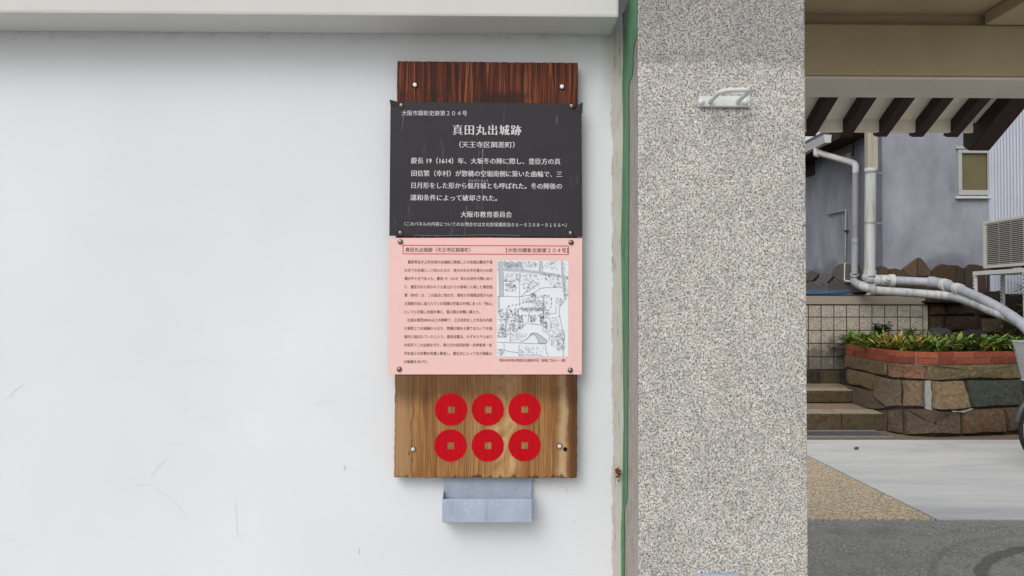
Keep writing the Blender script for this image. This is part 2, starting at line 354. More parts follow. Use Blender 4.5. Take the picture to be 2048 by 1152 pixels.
def mk_zinc():
    n = N('worn_grey_sheet_metal', .5, .35, .1)
    c = n.mix(n.ramp(n.noise(n.pos, 26, 4, .6), [(.3, 0), (.7, 1)]), A(158, 170, 188), A(176, 187, 203))
    c = n.mix(n.ramp(n.noise(n.pos, 160, 4, .7), [(.62, 0), (.68, .7)]), c, A(206, 214, 224))
    c = n.mix(n.ramp(n.noise(n.sc(n.pos, 1, 1, 1, (4, 2, 7)), 120, 5, .75), [(.66, 0), (.70, .6)]), c, A(116, 118, 122))
    c = n.mix(n.ramp(n.noise(n.sc(n.pos, 70, 70, 8), 1, 3), [(.58, 0), (.72, .35)]), c, A(132, 138, 148)); return n.col(c)
M = dict(
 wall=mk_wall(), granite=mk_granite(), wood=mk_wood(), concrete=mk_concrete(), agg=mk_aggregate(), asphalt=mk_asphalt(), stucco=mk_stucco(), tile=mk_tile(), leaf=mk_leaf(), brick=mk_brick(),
 stone=mk_attr('rough_fieldstone', var=.55), clad=mk_attr('flat_stone_cladding', var=.3, bump=.3),
 beam=plain('painted_beam', A(206, 207, 204), .7, .25, var=.04, scale=6, bump=.1, bs=40),
 beige=plain('beige_plaster', A(182, 168, 138), .85, .15, var=.12, scale=4, bump=.15),
 soffit=plain('cream_soffit_board', A(248, 236, 220), .8, .2, var=.12, scale=5),
 lintel=plain('pale_lintel', A(222, 213, 204), .75, .2, var=.08, scale=5),
 rafter=plain('dark_stained_timber', A(56, 35, 33), .6, .3, var=.35, scale=1, stretch=(60, 3, 60)),
 rooft=plain('grey_roof_tile', A(84, 86, 90), .5, .4, var=.2, scale=8),
 black=mk_panel('charcoal_sheet', A(49, 47, 53), A(40, 39, 44), .62),
 pink=mk_panel('pink_sheet', A(236, 196, 192), A(228, 186, 182), .5),
 inkw=plain('white_ink', A(214, 214, 216), .7, .2, var=.05),
 inkd=plain('dark_ink', A(78, 52, 52), .7, .2, var=.05),
 inkr=plain('red_ink', A(206, 92, 84), .7, .2, var=.05),
 mapw=plain('map_paper', A(226, 232, 238), .6, .3, var=.03), mapl=plain('map_line_ink', A(136, 146, 158), .7, .2, var=.1), mapd=plain('map_dark_ink', A(104, 112, 122), .7, .2, var=.1), mapg=plain('map_road_tint', A(184, 192, 201), .7, .2, var=.06),
 red=plain('crimson_paint', A(188, 8, 26), .72, .12, var=.26, scale=1, stretch=(260, 30, 8)),
 steel=plain('stainless_steel', A(140, 130, 116), .34, .5, 1, var=.2, scale=60),
 whitecap=plain('white_bolt_cap', A(232, 232, 230), .4, .4, var=.05),
 zinc=mk_zinc(),
 greyp=plain('grey_gloss_paint', A(210, 214, 214), .4, .45, var=.14, scale=40),
 hole=plain('dark_hole', A(26, 22, 20), .9, .1),
 tape=plain('green_masking_tape', A(92, 140, 106), .6, .3, var=.34, scale=70, stretch=(1, 1, .3)),
 crack=plain('hairline_crack', A(214, 215, 214), .9, .1), scratch=plain('scratch', A(128, 126, 132), .7, .2), chip=plain('chipped_spot', A(196, 197, 195), .9, .1),
 rust=plain('rusty_brown_clod', A(128, 78, 44), .95, .05, var=.5, scale=300),
 pipe=mk_pipe('white_grey_pvc', A(168, 170, 180), A(146, 147, 152)), pipeb=mk_pipe('beige_pvc', A(170, 163, 145), A(138, 130, 108)), pipes=mk_pipe('stained_pvc', A(186, 189, 192), A(150, 144, 122)),
 pipeg=mk_pipe('grey_painted_pvc', A(146, 146, 152), A(128, 128, 134)),
 vwhite=plain('white_vinyl', A(200, 200, 200), .5, .3, var=.08), frame=plain('window_frame_paint', A(176, 176, 172), .5, .3, var=.1),
 pane=plain('olive_blind_glass', A(112, 104, 74), .25, .5, var=.12, scale=4), louver=plain('dark_louver', A(62, 54, 50), .7, .2),
 siding=plain('pale_corrugated_siding', A(188, 194, 206), .45, .4, var=.08, scale=3),
 acw=plain('ivory_casing', A(196, 194, 184), .5, .35, var=.08), acd=plain('dark_fins', A(62, 62, 62), .6, .3, var=.3, scale=14), acg=plain('grille_wire', A(186, 186, 180), .45, .4),
 grout=plain('dark_grout', A(66, 62, 58), .9, .1, var=.25), mortar=plain('pale_mortar', A(146, 148, 142), .9, .1, var=.25, scale=40), bmortar=plain('brick_mortar', A(150, 134, 116), .9, .1, var=.2),
 soil=plain('dark_soil', A(48, 42, 36), .95, .05, var=.4, scale=40, bump=.8, bs=50), darks=plain('dark_backing_stone', A(62, 55, 49), .95, .05, var=.4, scale=20, bump=.5, bs=30),
 seam=plain('dark_seam', A(34, 33, 31), .95, .05), hose=plain('blue_hose', A(66, 96, 124), .45, .4, var=.25, scale=30), brass=plain('grey_tap_metal', A(150, 148, 140), .5, .4),
 grate=plain('galvanised_grate', A(176, 178, 178), .4, .5, .6, var=.15), rubber=plain('black_rubber', A(34, 33, 34), .7, .25), fender=plain('dark_fender', A(58, 58, 60), .35, .5), chrome=plain('bicycle_metal', A(196, 196, 196), .25, .5, 1), basket=plain('grey_basket_plastic', A(168, 170, 172), .5, .3), saddle=plain('saddle_vinyl', A(36, 36, 38), .5, .3), sheen=plain('bicycle_paint', A(120, 30, 40), .35, .5),
)

# ================================================================= SETTING: ground
YA = G(1700, 1040).y                                  # asphalt / courtyard seam
XS = G(1745, 976).x                                   # aggregate / concrete seam
YK = G(1800, 880).y                                   # kerb strip front
mb = MB().box((-60, -60, -.3), (60, 60, -.012)); struct(mb.build('ground', M['seam']))
mb = MB().box((-30, -12, -.010), (30, YA - .014, 0)); struct(mb.build('road', M['asphalt']))
mb = MB().box((-25, -5, -.008), (25, 1.55, .004)); struct(mb.build('bounce_strip', plain('pale_bounce_strip', A(184, 182, 177), .85, .2, var=.12, scale=3, bump=.2)))  # unseen pale strip added to bounce light up to beam and gate ceiling
mb = MB().box((XS + .010, YA + .010, -.008), (9, YK - .006, .002)); struct(mb.build('concrete_lane', M['concrete']))
mb = MB().box((-6, YA + .010, -.008), (XS - .010, YK - .006, .002)); struct(mb.build('aggregate_paving', M['agg']))
mb = MB().box((-6, YK, -.008), (9, YK + 1.6, .004)); struct(mb.build('kerb_strip', plain('brown_kerb_paving', A(126, 110, 90), .85, .15, var=.3, scale=30, bump=.3)))

# ================================================================= WHITE GARDEN WALL
zbF = P(620, 30, -.11).z; XB = P(1238, 20, -.11).x
gw = thing('garden_wall', 'long white painted garden wall with a heavy beam along its top', 'wall', (-2.5, 0, 0))
mb = MB().box((-6, 0, 0), (XP - .0015, .20, zbF + .02))
def ribbon(mb, px, wd, Y, m=1, taper=True):
    pts = []
    for (x0, y0), (x1, y1) in zip(px, px[1:]):
        k = max(1, int(math.hypot(x1-x0, y1-y0) / 7))
        for i in range(k):
            t = i/k; pts.append((x0+(x1-x0)*t + random.uniform(-.9, .9), y0+(y1-y0)*t + random.uniform(-.9, .9)))
    pts.append(px[-1]); n = len(pts); L = []; Rr = []
    for i, (x, y) in enumerate(pts):
        a = pts[max(0, i-1)]; b = pts[min(n-1, i+1)]; tx, ty = b[0]-a[0], b[1]-a[1]; l = math.hypot(tx, ty) or 1
        h = wd * .36 * ((min(1, 4*i/n, 4*(n-1-i)/n) if taper else 1) * random.uniform(.6, 1.3) + .05)
        L.append(P(x - ty/l*h, y + tx/l*h, Y)); Rr.append(P(x + ty/l*h, y - tx/l*h, Y))
    for i in range(n-1): mb.face([L[i], L[i+1], Rr[i+1], Rr[i]], m)
k = 800/2039
for line, wd in (([(540,665),(600,657),(650,668),(700,687),(765,688),(830,730),(890,770),(950,850),(1000,905)], 1.3), ([(765,688),(775,640),(810,590),(860,540)], 1.2), ([(810,487),(870,483),(960,466)], 1.1),
                 ([(910,325),(960,290),(1000,240)], .9), ([(960,335),(1010,340),(1075,352),(1130,378),(1180,420)], 1.0), ([(820,130),(880,80),(980,50),(1060,60),(1180,75)], .8), ([(0,245),(50,240),(75,205),(140,170)], 1.1),
                 ([(1150,725),(1195,760),(1205,850),(1210,930),(1250,985)], 1.0), ([(1330,930),(1400,905),(1520,865)], .8), ([(1490,755),(1530,690)], .8), ([(1580,290),(1650,265),(1730,250)], .9), ([(1780,165),(1850,135),(1960,125)], .8), ([(370,920),(480,925),(580,955)], .9), ([(0,980),(90,960)], 1.0), ([(1950,1040),(1960,980),(2010,930)], .8)):
    ribbon(mb, [(u*k, 700 + v*k) for u, v in line], wd, -.0006)
for (x, y), (x2, y2) in (((690,932),(688,941)), ((719,1097),(718,1109)), ((1119,972),(1124,976)), ((1131,976),(1136,980)), ((1136,982),(1132,985)), ((1068,962),(1072,959)), ((1148,1040),(1150,1044))):
    ribbon(mb, [(x, y), (x2, y2)], 2.4, -.0007, 2, False)
mb.build('wall_body', [M['wall'], M['crack'], M['chip']], gw)
zbB = P(620, 63, -.001).z
mb = MB(); z0 = zbF
mb.box((-6, -.11, z0), (XB, -.0005, z0 + .30)); mb.build('top_beam', M['beam'], gw, bevel=.006)
mb = MB()
mb.prism([(-6, -.19, z0+.30), (-6, .27, z0+.30), (-6, .04, z0+.42)], (6 + XB - .01, 0, 0)); mb.build('coping_roof', M['rooft'], gw)

# clod stuck in the joint
c0 = P(1236, 946, -.012)
mb = MB()
for i in range(46):
    o = Vector((random.gauss(0, .0036), random.gauss(0, .003), random.gauss(0, .0048))); r = random.uniform(.0012, .0026)
    mb.lathe([(r*.3, -r*.9), (r, 0), (r*.3, r*.9)], c0 + o, (random.random()-.5, random.random()-.5, random.random()), 6)
tag(mb.build('insect_nest', M['rust'], at=c0), 'small brown crumbly clod stuck in the joint between white wall and granite pillar', 'insect nest')

# ================================================================= GRANITE PILLAR
pl = thing('gate_pillar', 'speckled grey granite gate pillar beside the white wall', 'pillar', ((XP+XPR)/2, .05, 0))
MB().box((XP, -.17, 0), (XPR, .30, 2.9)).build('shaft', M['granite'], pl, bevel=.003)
rt = [(1274.5,-40),(1275,0),(1274.5,40),(1274,75),(1268,88),(1266,110),(1265,150),(1258,165),(1257,200),(1258,260),(1257,480),(1256,700),(1255,860),(1254,1000),(1249,1018),(1248,1060),(1248,1160)]
lt = [(1240,-40)]*3 + [(1240,60)]*2 + [(1241,110),(1240,150),(1240,165),(1240,200),(1240,260),(1240,480),(1240,700),(1240,860),(1240,1000),(1240,1018),(1238,1060),(1232,1160)]
mb = MB(); t0 = []
for (a, b), (c, e) in zip(lt, rt):
    q = V(c, e, XP - .0012); q.y = max(q.y, -.168)
    p = Vector((q.x, -.001, q.z)); t0.append((p, q))
for (p, q), (p2, q2) in zip(t0, t0[1:]): mb.face([p, q, q2, p2])
ts = [(p + Vector((-.0016, -.0006, 0)), p + Vector((.0, -.0006, 0))) for p, q in t0]
for i in range(len(t0)-1):
    wz = lambda z: .004 + .003*math.sin(z*9) + .002*math.sin(z*31)
    p, p2 = t0[i][0], t0[i+1][0]
    mb.face([p + Vector((-wz(p.z), -.0006, 0)), p + Vector((0, -.0006, 0)), p2 + Vector((0, -.0006, 0)), p2 + Vector((-wz(p2.z), -.0006, 0))])
mb.build('masking_tape', M['tape'], pl, recalc=False)

# bracket with bent bar
YF = -.17
b0 = P(1446, 206, YF)
br = thing('bar_bracket', 'grey painted steel bracket with a bent bar high on the granite pillar', 'bracket', b0)
p0, p1 = P(1396, 215, YF), P(1497, 195, YF)
MB().box((p0.x, YF - .009, p0.z), (p1.x, YF - .0003, p1.z)).build('base_plate', M['greyp'], br, bevel=.0012)
a, b = P(1421, 203, YF - .009), P(1475, 204, YF - .009)
L = .078; pts = [a + Vector((-.002, 0, -.002))]
def arc(c, r, a0, a1, n): return [(c[0] + r*math.cos(a0 + (a1-a0)*i/n), c[1] + r*math.sin(a0 + (a1-a0)*i/n)) for i in range(n+1)]
yo = YF - .009; ra = .022; rb = .010
bar = [(a.x - .001, yo)] + [(x, y) for x, y in [(a.x, yo - L + ra)] + arc((a.x + ra, yo - L + ra), ra, math.pi, 1.5*math.pi, 7) + arc((b.x - rb, yo - L + rb), rb, 1.5*math.pi, 2*math.pi, 5)] + [(b.x, yo)]
MB().tube([(x, y, (a.z + b.z)/2 + (yo - y) * .02) for x, y in bar], .0046, 12).build('bent_bar', M['greyp'], br, smooth=60)
for x in (1402, 1490):
    q = P(x, 204, YF - .009)
    MB().lathe([(.0066, 0), (.0066, .002), (.0058, .004), (.0035, .0058), (.001, .0064)], q, (0,-1,0), 16).build('bolt', M['greyp'], br, smooth=40)
# pale plate whose top edge just enters the frame at the bottom
q0, q1 = P(1394, 1150.2, YF - .012), P(1482, 1150.2, YF - .012)
mb = MB().box((q0.x, YF - .012, q0.z - .16), (q1.x, YF - .0003, q0.z))
npl = thing('wall_plate', 'pale plate low on the granite pillar, only its top edge in view', 'plate', ((q0.x+q1.x)/2, YF, q0.z - .08))
mb.build('plate_face', M['zinc'], npl, bevel=.002)
for x in (q0.x + .01, q1.x - .01): MB().lathe([(.004, 0), (.003, .002), (.001, .003)], (x, YF - .012, q0.z - .15), (0,-1,0), 12).build('screw', M['steel'], npl)

# ================================================================= SIGNBOARD
YB0, YB1, YPN = -.006, -.032, -.0345         # board back / front, panel front
sb = thing('history_signboard', 'tall wooden signboard carrying a black and a pink information panel, bolted to white wall', 'signboard', P(972, 540, 0))
mb = MB()
outl = []
def edge(x0, y0, x1, y1, n, j):
    for i in range(n): t = i/n; outl.append((x0+(x1-x0)*t + random.uniform(-j, j), y0+(y1-y0)*t + random.uniform(-j, j)))
edge(794.5, 122, 1156, 125.5, 60, .55); edge(1156, 125.5, 1154, 956, 90, .5); edge(1154, 956, 788, 955, 70, .9); edge(788, 955, 790, 750, 24, .6); edge(790, 750, 794.5, 122, 60, .5)
mb.prism([P(x, y, YB1) for x, y in outl], (0, YB0 - YB1, 0))
board = mb.build('wooden_board', M['wood'], sb, bevel=.0012, seg=1)
for i, (x, y) in enumerate([(902,819),(975.5,819),(1049,818.5),(901,891),(975.5,891),(1049,890.5)]):
    n = 72; ro = 32.3; hs_ = 6.8; ring = []; sq = []
    for kk in range(n):
        a_ = 2*math.pi*kk/n; j = random.uniform(-.35, .35); ring.append(P(x + (ro+j)*math.cos(a_), y + (ro+j)*math.sin(a_), YB1 - .0009))
        c_, s_ = math.cos(a_), math.sin(a_); m_ = max(abs(c_), abs(s_)); sq.append(P(x + .5 + hs_*c_/m_, y + .5 + hs_*s_/m_, YB1 - .0009))
    mb = MB(); vs = ring + sq + [p + Vector((0, .0008, 0)) for p in ring + sq]
    fs = []
    for kk in range(n):
        k2 = (kk+1) % n; fs += [(kk, k2, n+k2, n+kk), (kk, 2*n+kk, 2*n+k2, k2), (n+kk, n+k2, 3*n+k2, 3*n+kk)]
    mb.add(vs, fs); mb.build('coin_emblem', M['red'], board)
def dome(x, y, Y, r, h, par, mat_, name='screw'):
    q = P(x, y, Y); o = MB().lathe([(r, 0), (r*.98, h*.3), (r*.8, h*.65), (r*.45, h*.93), (r*.1, h)], q, (0,-1,0), 20).build(name, mat_, par, smooth=50)
    return o
for x, y in ((830, 170.5), (1123.5, 174)):
    q = P(x, y, YB1); MB().lathe([(.0062, 0), (.0062, .0006)], q, (0,-1,0), 20).build('bolt_hole', M['hole'], board)
    q.y -= .0007
    MB().lathe([(.0048, 0), (.0048, .0035), (.0040, .0045), (.0015, .005)], q, (0,-1,0), 6).build('bolt', M['whitecap'], board)
for x, y, r in ((826.5, 898, .0042), (1119, 892, .0046)):
    q = P(x, y, YB1)
    MB().lathe([(r*1.45, 0), (r*1.45, .0012)], q, (0,-1,0), 20).build('washer', M['steel'], board)
    MB().lathe([(r, .0013), (r, .004), (r*.8, .005), (r*.3, .0055)], q, (0,-1,0), 6).build('bolt', M['greyp'], board)
q = P(1130.5, 898.5, YB1); MB().lathe([(.0046, 0), (.0046, .0004)], q, (0,-1,0), 14).build('bolt_hole', M['hole'], board)

# panels: thin sheets wrapped on the board, a little wider than it
def sheet(px, Y, th): return MB().prism([P(x, y, Y) for x, y in px], (0, th, 0))
top = [(781, 205), (800, 204.5)] + [(800 + i*34, 204.2 + .6*i/3 + random.uniform(-.25, .25)) for i in range(1, 10)] + [(1130, 206.5), (1140, 209), (1146, 216), (1150, 222), (1153, 216), (1158, 209), (1163, 206)]
bp = sheet(top + [(1164.8, 473.5), (975, 472.5), (778.6, 471.5)], YPN, .0024).build('black_panel', M['black'], sb)
mb = MB()                       # bent torn corner flaps of the black sheet
f = lambda x, y, o: P(x, y, YPN - o)
mb.face([f(779, 199, .004), f(796, 203.5, .0003), f(799, 212, .0003), f(781, 212, .0012)]); mb.face([f(1166, 204, .005), f(1164.5, 228, .0012), f(1152, 219, .0004), f(1157, 209, .0016)])
fl = mb.build('bent_corner', M['black'], bp)
pp = sheet([(778, 476), (975, 475.5), (1164.5, 476.5), (1163.5, 748.8), (776.5, 748.8)], YPN, .0024).build('pink_panel', M['pink'], sb)
mb = MB(); f2 = lambda x, y: P(x, y, YPN - .0006)
for x, y, x2, y2, wd in ((965.5, 292, 964, 420, 1.1), (933, 412, 929, 470, 1.0), (807, 228, 803, 262, 1.2), (964.5, 300, 966, 355, .9)):
    mb.face([f2(x, y), f2(x+wd, y), f2(x2+wd*.4, y2), f2(x2, y2)])
mb.build('scratch', M['scratch'], bp)
mb = MB(); pr = None             # pale worn lower lip of the black sheet
xs = [830 + i*30 for i in range(8)]
for i in range(7): mb.face([f2(xs[i], 470.2 + .8*math.sin(i)), f2(xs[i+1], 470.2 + .8*math.sin(i+1)), f2(xs[i+1], 471.2 + .8*math.sin(i+1)), f2(xs[i], 471.0 + .8*math.sin(i))])
mb.build('worn_lip', M['scratch'], bp)

def glyphs(text, sp=1.0, off=0):
    cu = bpy.data.curves.new('type', 'FONT'); cu.body = text; cu.resolution_u = 3; cu.space_character = sp; cu.offset = off; cu.size = 1
    o = bpy.data.objects.new('type', cu); C.objects.link(o)
    me = bpy.data.meshes.new_from_object(o.evaluated_get(bpy.context.evaluated_depsgraph_get()))
    v = [(p.co.x, p.co.y) for p in me.vertices]; fs = [tuple(p.vertices) for p in me.polygons]
    bpy.data.objects.remove(o); bpy.data.curves.remove(cu); bpy.data.meshes.remove(me); return v, fs
def write(mb, text, x0, x1, yc, h, Y, slope=.006, m=0, bold=0, sp=1.0, off=0):
    """one line of print: x0..x1 ink extent, yc = line centre at x0, h = em height (photo px)"""
    v, fs = glyphs(text, sp, off); a = min(p[0] for p in v); b = max(p[0] for p in v)
    s = (x1 - x0) / (b - a)
    shifts = [0] if not bold else [-bold, 0, bold]
    for j, dx in enumerate(shifts):
        vs = [P(x0 + (px - a)*s + dx, yc - (py - .38)*h + ((px - a)*s)*slope, Y - .00015*j) for px, py in v]
        mb.add(vs, fs, m)
YI = YPN - .0005
mb = MB()
write(mb, '大阪市顕彰史跡第２０４号', 803.5, 934, 226, 11.2, YI, .004)
write(mb, '（天王寺区餌差町）', 919, 1029, 289, 13.5, YI, .004, bold=.26, off=-.004)
mb.build('small_heading', M['inkw'], bp, recalc=False)
mb = MB(); write(mb, '真田丸出城跡', 906, 1042, 259.5, 22.5, YI, .006, bold=.75, sp=1.16, off=-.012); mb.build('title', M['inkw'], bp, recalc=False)
mb = MB()
for t, x0, x1, y in (('慶長 19（1614）年、大坂冬の陣に際し、豊臣方の真', 822, 1120.5, 321), ('田信繁（幸村）が惣構の空堀南側に築いた曲輪で、三', 823, 1124, 346.3), ('日月形をした形から偃月城とも呼ばれた。冬の陣後の', 823, 1123.5, 370.5), ('講和条件によって破却された。', 821, 994, 395)):
    write(mb, t, x0, x1, y, 13.2, YI, .007, bold=.26, off=-.004)
write(mb, 'えん げつ じょう', 937, 976, 361, 4.4, YI)
mb.build('lettering', M['inkw'], bp, recalc=False)
mb = MB()
write(mb, '大阪市教育委員会', 921.5, 1023.5, 428.6, 13.2, YI, .005, bold=.26, off=-.004)
write(mb, '（このパネルの内容についてのお問合せは文化財保護担当０６－６２０８－９１６６へ）', 809, 1133.5, 447.6, 8.8, YI, .008)
mb.build('footer', M['inkw'], bp, recalc=False)
for x, y in ((803, 211), (1143.5, 212.5), (801, 466), (1141.5, 466.5)): dome(x, y, YPN - .0002, .0058, .0042, bp, M['steel'])
# pink panel print
mb = MB(); q = [(806, 490.5), (1137, 491.8), (1137, 508.8), (806, 507.5)]
for i in range(4):
    (xa, ya), (xb, yb) = q[i], q[(i+1) % 4]; hx, hy = (0, .75) if i % 2 == 0 else (.75, 0)
    mb.face([P(xa-hx, ya-hy, YI), P(xb-hx, yb-hy, YI), P(xb+hx, yb+hy, YI), P(xa+hx, ya+hy, YI)])
mb.build('heading_frame', M['inkr'], pp)
mb = MB()
write(mb, '真田丸出城跡（天王寺区餌差町）', 811, 941, 499.3, 9.6, YI, .003); write(mb, '【大阪市顕彰史跡第２０４号】', 1012, 1136, 500.3, 9.6, YI, .003)
mb.build('heading', M['inkd'], pp, recalc=False)
mb = MB()
for t, x0, x1, y in (('豊臣秀吉が上町台地の北端部に築城した大坂城は難攻不落', 815.7, 985, 524), ('の天下の名城として知られるが、南方の天王寺方面からの防', 809, 985, 540.6), ('備が不十分であった。慶長 19（1614）年の大坂冬の陣にあた', 809, 985, 557),
      ('り、豊臣方から招かれて九度山から大坂城に入城した真田信', 809, 985, 573.6), ('繁（幸村）は、この弱点に気付き、現在の空堀商店街からJR', 809, 985, 590.3), ('玉造駅方向に造られていた惣構の空堀の外側にあった「笹山」', 809, 985, 607),
      ('という小丘陵に出城を構え、徳川勢の攻撃に備えた。', 809, 960, 623.6), ('出城は東西200ｍほどの規模で、三日月形をした外形の内部', 815, 984.5, 640), ('が東西２つの曲輪からなり、惣構の堀を土橋でまたいで大坂', 808.5, 984.5, 656.6),
      ('城内と結ばれていたという。真田信繁は、わずか３千人余り', 808.3, 984, 673.3), ('の将兵でこの出城を守り、徳川方の前田利常・井伊直孝・松', 808.1, 984, 690), ('平忠直らの攻撃を見事に撃退し、豊臣方にとって冬の陣最大', 808, 984, 706.8), ('の戦果をあげた。', 808, 857, 723.3)):
    write(mb, t, x0, x1, y, 7.4, YI, .001)
mb.build('lettering', M['inkd'], pp, recalc=False)
mb = MB(); write(mb, '明治18年頃の真田丸出城跡付近（仮製二万分ノ一図）', 999, 1131, 720.5, 6.4, YI, .002); mb.build('map_caption', M['inkd'], pp, recalc=False)
# the old map
kx = 170/890
def mp(u, v): return (980 + u*kx, 510 + v*kx)
mb = MB().face([P(*mp(u, v), YPN - .0004) for u, v in ((74, 54), (822, 60), (818, 1064), (70, 1064))])
amap = mb.build('old_map', M['mapw'], pp)
mb = MB(); LY = [YPN - .0007]
def clampuv(u, v): return (min(max(u, 76), 816), min(max(v, 60), 1062))
def ln(pts, wd, m=0, dash=None, jit=2):
    LY[0] -= .0000015; out = []
    for (u0, v0), (u1, v1) in zip(pts, pts[1:]):
        Ln = math.hypot(u1-u0, v1-v0); kk = max(1, int(Ln / (dash or 25)))
        if dash: kk = max(1, kk)
        for i in range(kk):
            if dash and i % 2: continue
            s0, s1 = i/kk, (i+1)/kk
            A0 = (u0+(u1-u0)*s0 + random.uniform(-jit, jit), v0+(v1-v0)*s0 + random.uniform(-jit, jit)); A1 = (u0+(u1-u0)*s1 + random.uniform(-jit, jit), v0+(v1-v0)*s1 + random.uniform(-jit, jit))
            dx, dy = A1[0]-A0[0], A1[1]-A0[1]; l = math.hypot(dx, dy) or 1; h = wd/2
            qs = [(A0[0]-dy/l*h, A0[1]+dx/l*h), (A1[0]-dy/l*h, A1[1]+dx/l*h), (A1[0]+dy/l*h, A1[1]-dx/l*h), (A0[0]+dy/l*h, A0[1]-dx/l*h)]
            mb.face([P(*mp(*clampuv(*c_)), LY[0] - random.random()*.00004) for c_ in qs], m)
for pts, wd in (([(112,62),(118,430)], 40), ([(90,430),(92,600)], 22), ([(78,150),(330,160),(560,190),(700,215),(816,240)], 30), ([(530,62),(520,190)], 26), ([(752,62),(760,200),(790,470)], 24), ([(560,420),(560,640)], 18), ([(300,560),(560,580)], 14), ([(180,560),(160,800)], 18), ([(270,620),(240,800)], 20), ([(80,90),(330,110)], 50)): ln(pts, wd, 2, None, 1)
for pts in ([(140,180),(140,430),(300,440),(420,420),(540,345),(720,335),(780,350)], [(90,62),(98,440)], [(300,62),(345,160)], [(345,62),(340,190)], [(310,250),(310,530)], [(140,270),(250,280),(330,210)], [(440,270),(380,380),(320,440)], [(510,300),(380,390)], [(76,780),(200,790)], [(76,912),(580,932)], [(560,640),(555,800)], [(300,560),(290,640),(330,640)], [(410,590),(400,700),(330,760),(250,800)], [(400,720),(550,735)],
            [(215,800),(210,912)], [(145,920),(150,1000),(300,1025),(310,940)], [(76,985),(150,1000)], [(300,1025),(310,1062)], [(580,935),(590,1010),(610,1062)], [(730,540),(725,620),(760,780),(780,860),(765,1062)], [(780,470),(730,540)], [(690,540),(690,610),(610,620)], [(610,650),(650,720),(630,800),(570,790)], [(380,890),(430,830)], [(330,910),(380,880),(430,840)], [(560,800),(620,830),(620,900)], [(120,1010),(110,1062)], [(310,1050),(500,1045),(560,1062)], [(76,440),(140,430)], [(550,70),(545,180)]):
    ln(pts, 5, 0)
lp = [(190,535),(300,515),(430,480),(560,420),(610,420),(645,460),(640,540),(600,600),(520,630),(420,640),(270,625),(215,590),(190,535)]
ln(lp, 8, 1, 17, 1)
pond = [(415,840),(440,815),(480,815),(540,850),(600,900),(590,925),(510,925),(500,890),(480,850),(450,830)]
mb.face([P(*mp(u, v), YPN - .00075) for u, v in pond], 2); ln(pond + [pond[0]], 7, 0)
def hatch(n, u0, v0, u1, v1, m=1, s=12, wd=6):
    for i in range(int(n*2.0)):
        u, v = random.uniform(u0, u1), random.uniform(v0, v1); a_ = random.uniform(0, 6.28); l = random.uniform(.4, 1)*s
        ln([(u, v), (u + l*math.cos(a_), v + l*math.sin(a_))], wd*random.uniform(.6, 1.1), m, None, 0)
for args in ((44,150,62,335,140,1), (30,360,70,500,130,0), (40,340,200,520,350,1), (30,150,190,330,280,1), (34,160,290,270,380,1), (22,560,60,720,150,0), (24,540,190,720,260,1), (20,330,450,540,500,1), (40,90,560,160,800,1), (60,160,560,290,800,1), (34,290,640,350,770,1), (30,540,430,610,660,1), (34,310,545,560,590,1), (20,420,640,480,700,1), (24,520,640,560,720,1), (16,570,690,600,770,1), (50,700,780,780,1000,1), (20,640,790,690,970,0), (30,80,800,200,860,1), (24,320,960,560,1050,0), (18,620,640,720,780,0), (20,220,800,400,900,0), (24,760,70,816,440,1), (18,460,500,560,560,0), (16,620,260,780,330,0), (20,430,400,480,440,1), (14,690,450,770,520,0), (12,80,990,140,1040,0)): hatch(*args)
mb.build('map_drawing', [M['mapl'], M['mapd'], M['mapg']], amap, recalc=False)
for x, y in ((801, 484), (1142, 485), (798.5, 738.5), (1140.5, 740.5)): dome(x, y, YPN - .0002, .0058, .0042, pp, M['steel'])

# ================================================================= LEAFLET BOX
lb = thing('leaflet_box', 'empty grey sheet metal leaflet box fixed to the wall under the wooden signboard', 'leaflet box', P(975, 1020, 0))
YBk, YFr = -.012, -.052
a, b = P(887, 1043, YBk), P(1063.5, 940, YBk)
MB().box((a.x, YBk - .0015, a.z), (b.x, YBk + .010, b.z)).build('back_plate', M['zinc'], lb, bevel=.0006, seg=1)
c, e = P(884, 1045, YFr), P(1064, 998, YFr)
mb = MB(); t = .0016; zb_ = c.z; zt = e.z
mb.box((c.x, YFr, zb_), (e.x, YFr + t, zt))
mb.box((c.x, YFr + t, zb_), (e.x, YBk - .002, zb_ + t))
for x0, x1 in ((c.x, c.x + t), (e.x - t, e.x)):
    mb.prism([(x0, YFr + t, zb_ + t), (x0, YBk - .002, zb_ + t), (x0, YBk - .002, zt + .008), (x0, YFr + t, zt)], (x1 - x0, 0, 0))
mb.build('pocket', M['zinc'], lb, bevel=.0005, seg=1)

# ================================================================= GATE ROOF
D1 = dep(2.6)
zb = P(1830, 150.3, D1).z; zt = P(1830, 48.5, D1).z
Y2 = G(1830, 189, zb).y; XL = XPR - .3; XR = 4.2
gr = thing('gate_roof', 'timber and plaster gate roof spanning from the granite pillar over the entrance', 'gate roof', (2, (D1+Y2)/2, 0))
mb = MB(); mb.box((XL, D1, zb), (XR, Y2 - .03, zt)); mb.build('main_beam', M['beige'], gr, bevel=.006)
mb = MB(); mb.box((XL, D1 + .012, zb - .012), (XR, Y2, zb - .002)); mb.build('beam_underside_board', M['lintel'], gr)
zc = P(1800, 30, D1 + .03).z
mb = MB(); mb.box((XL, D1 + .03, zt - .004), (XR, D1 + .20, zc + .1)); mb.build('cove_moulding', M['beige'], gr)
mb = MB(); mb.box((XL, .30, zc), (XR, D1 + .028, zc + .05)); mb.build('ceiling', M['beige'], gr)
xb = P(1968, 36, D1).x
mb = MB(); mb.box((xb, .32, zt - .002), (XR, D1 - .003, zc - .002)); mb.build('ceiling_box', M['beige'], gr, bevel=.004)
SL = .457
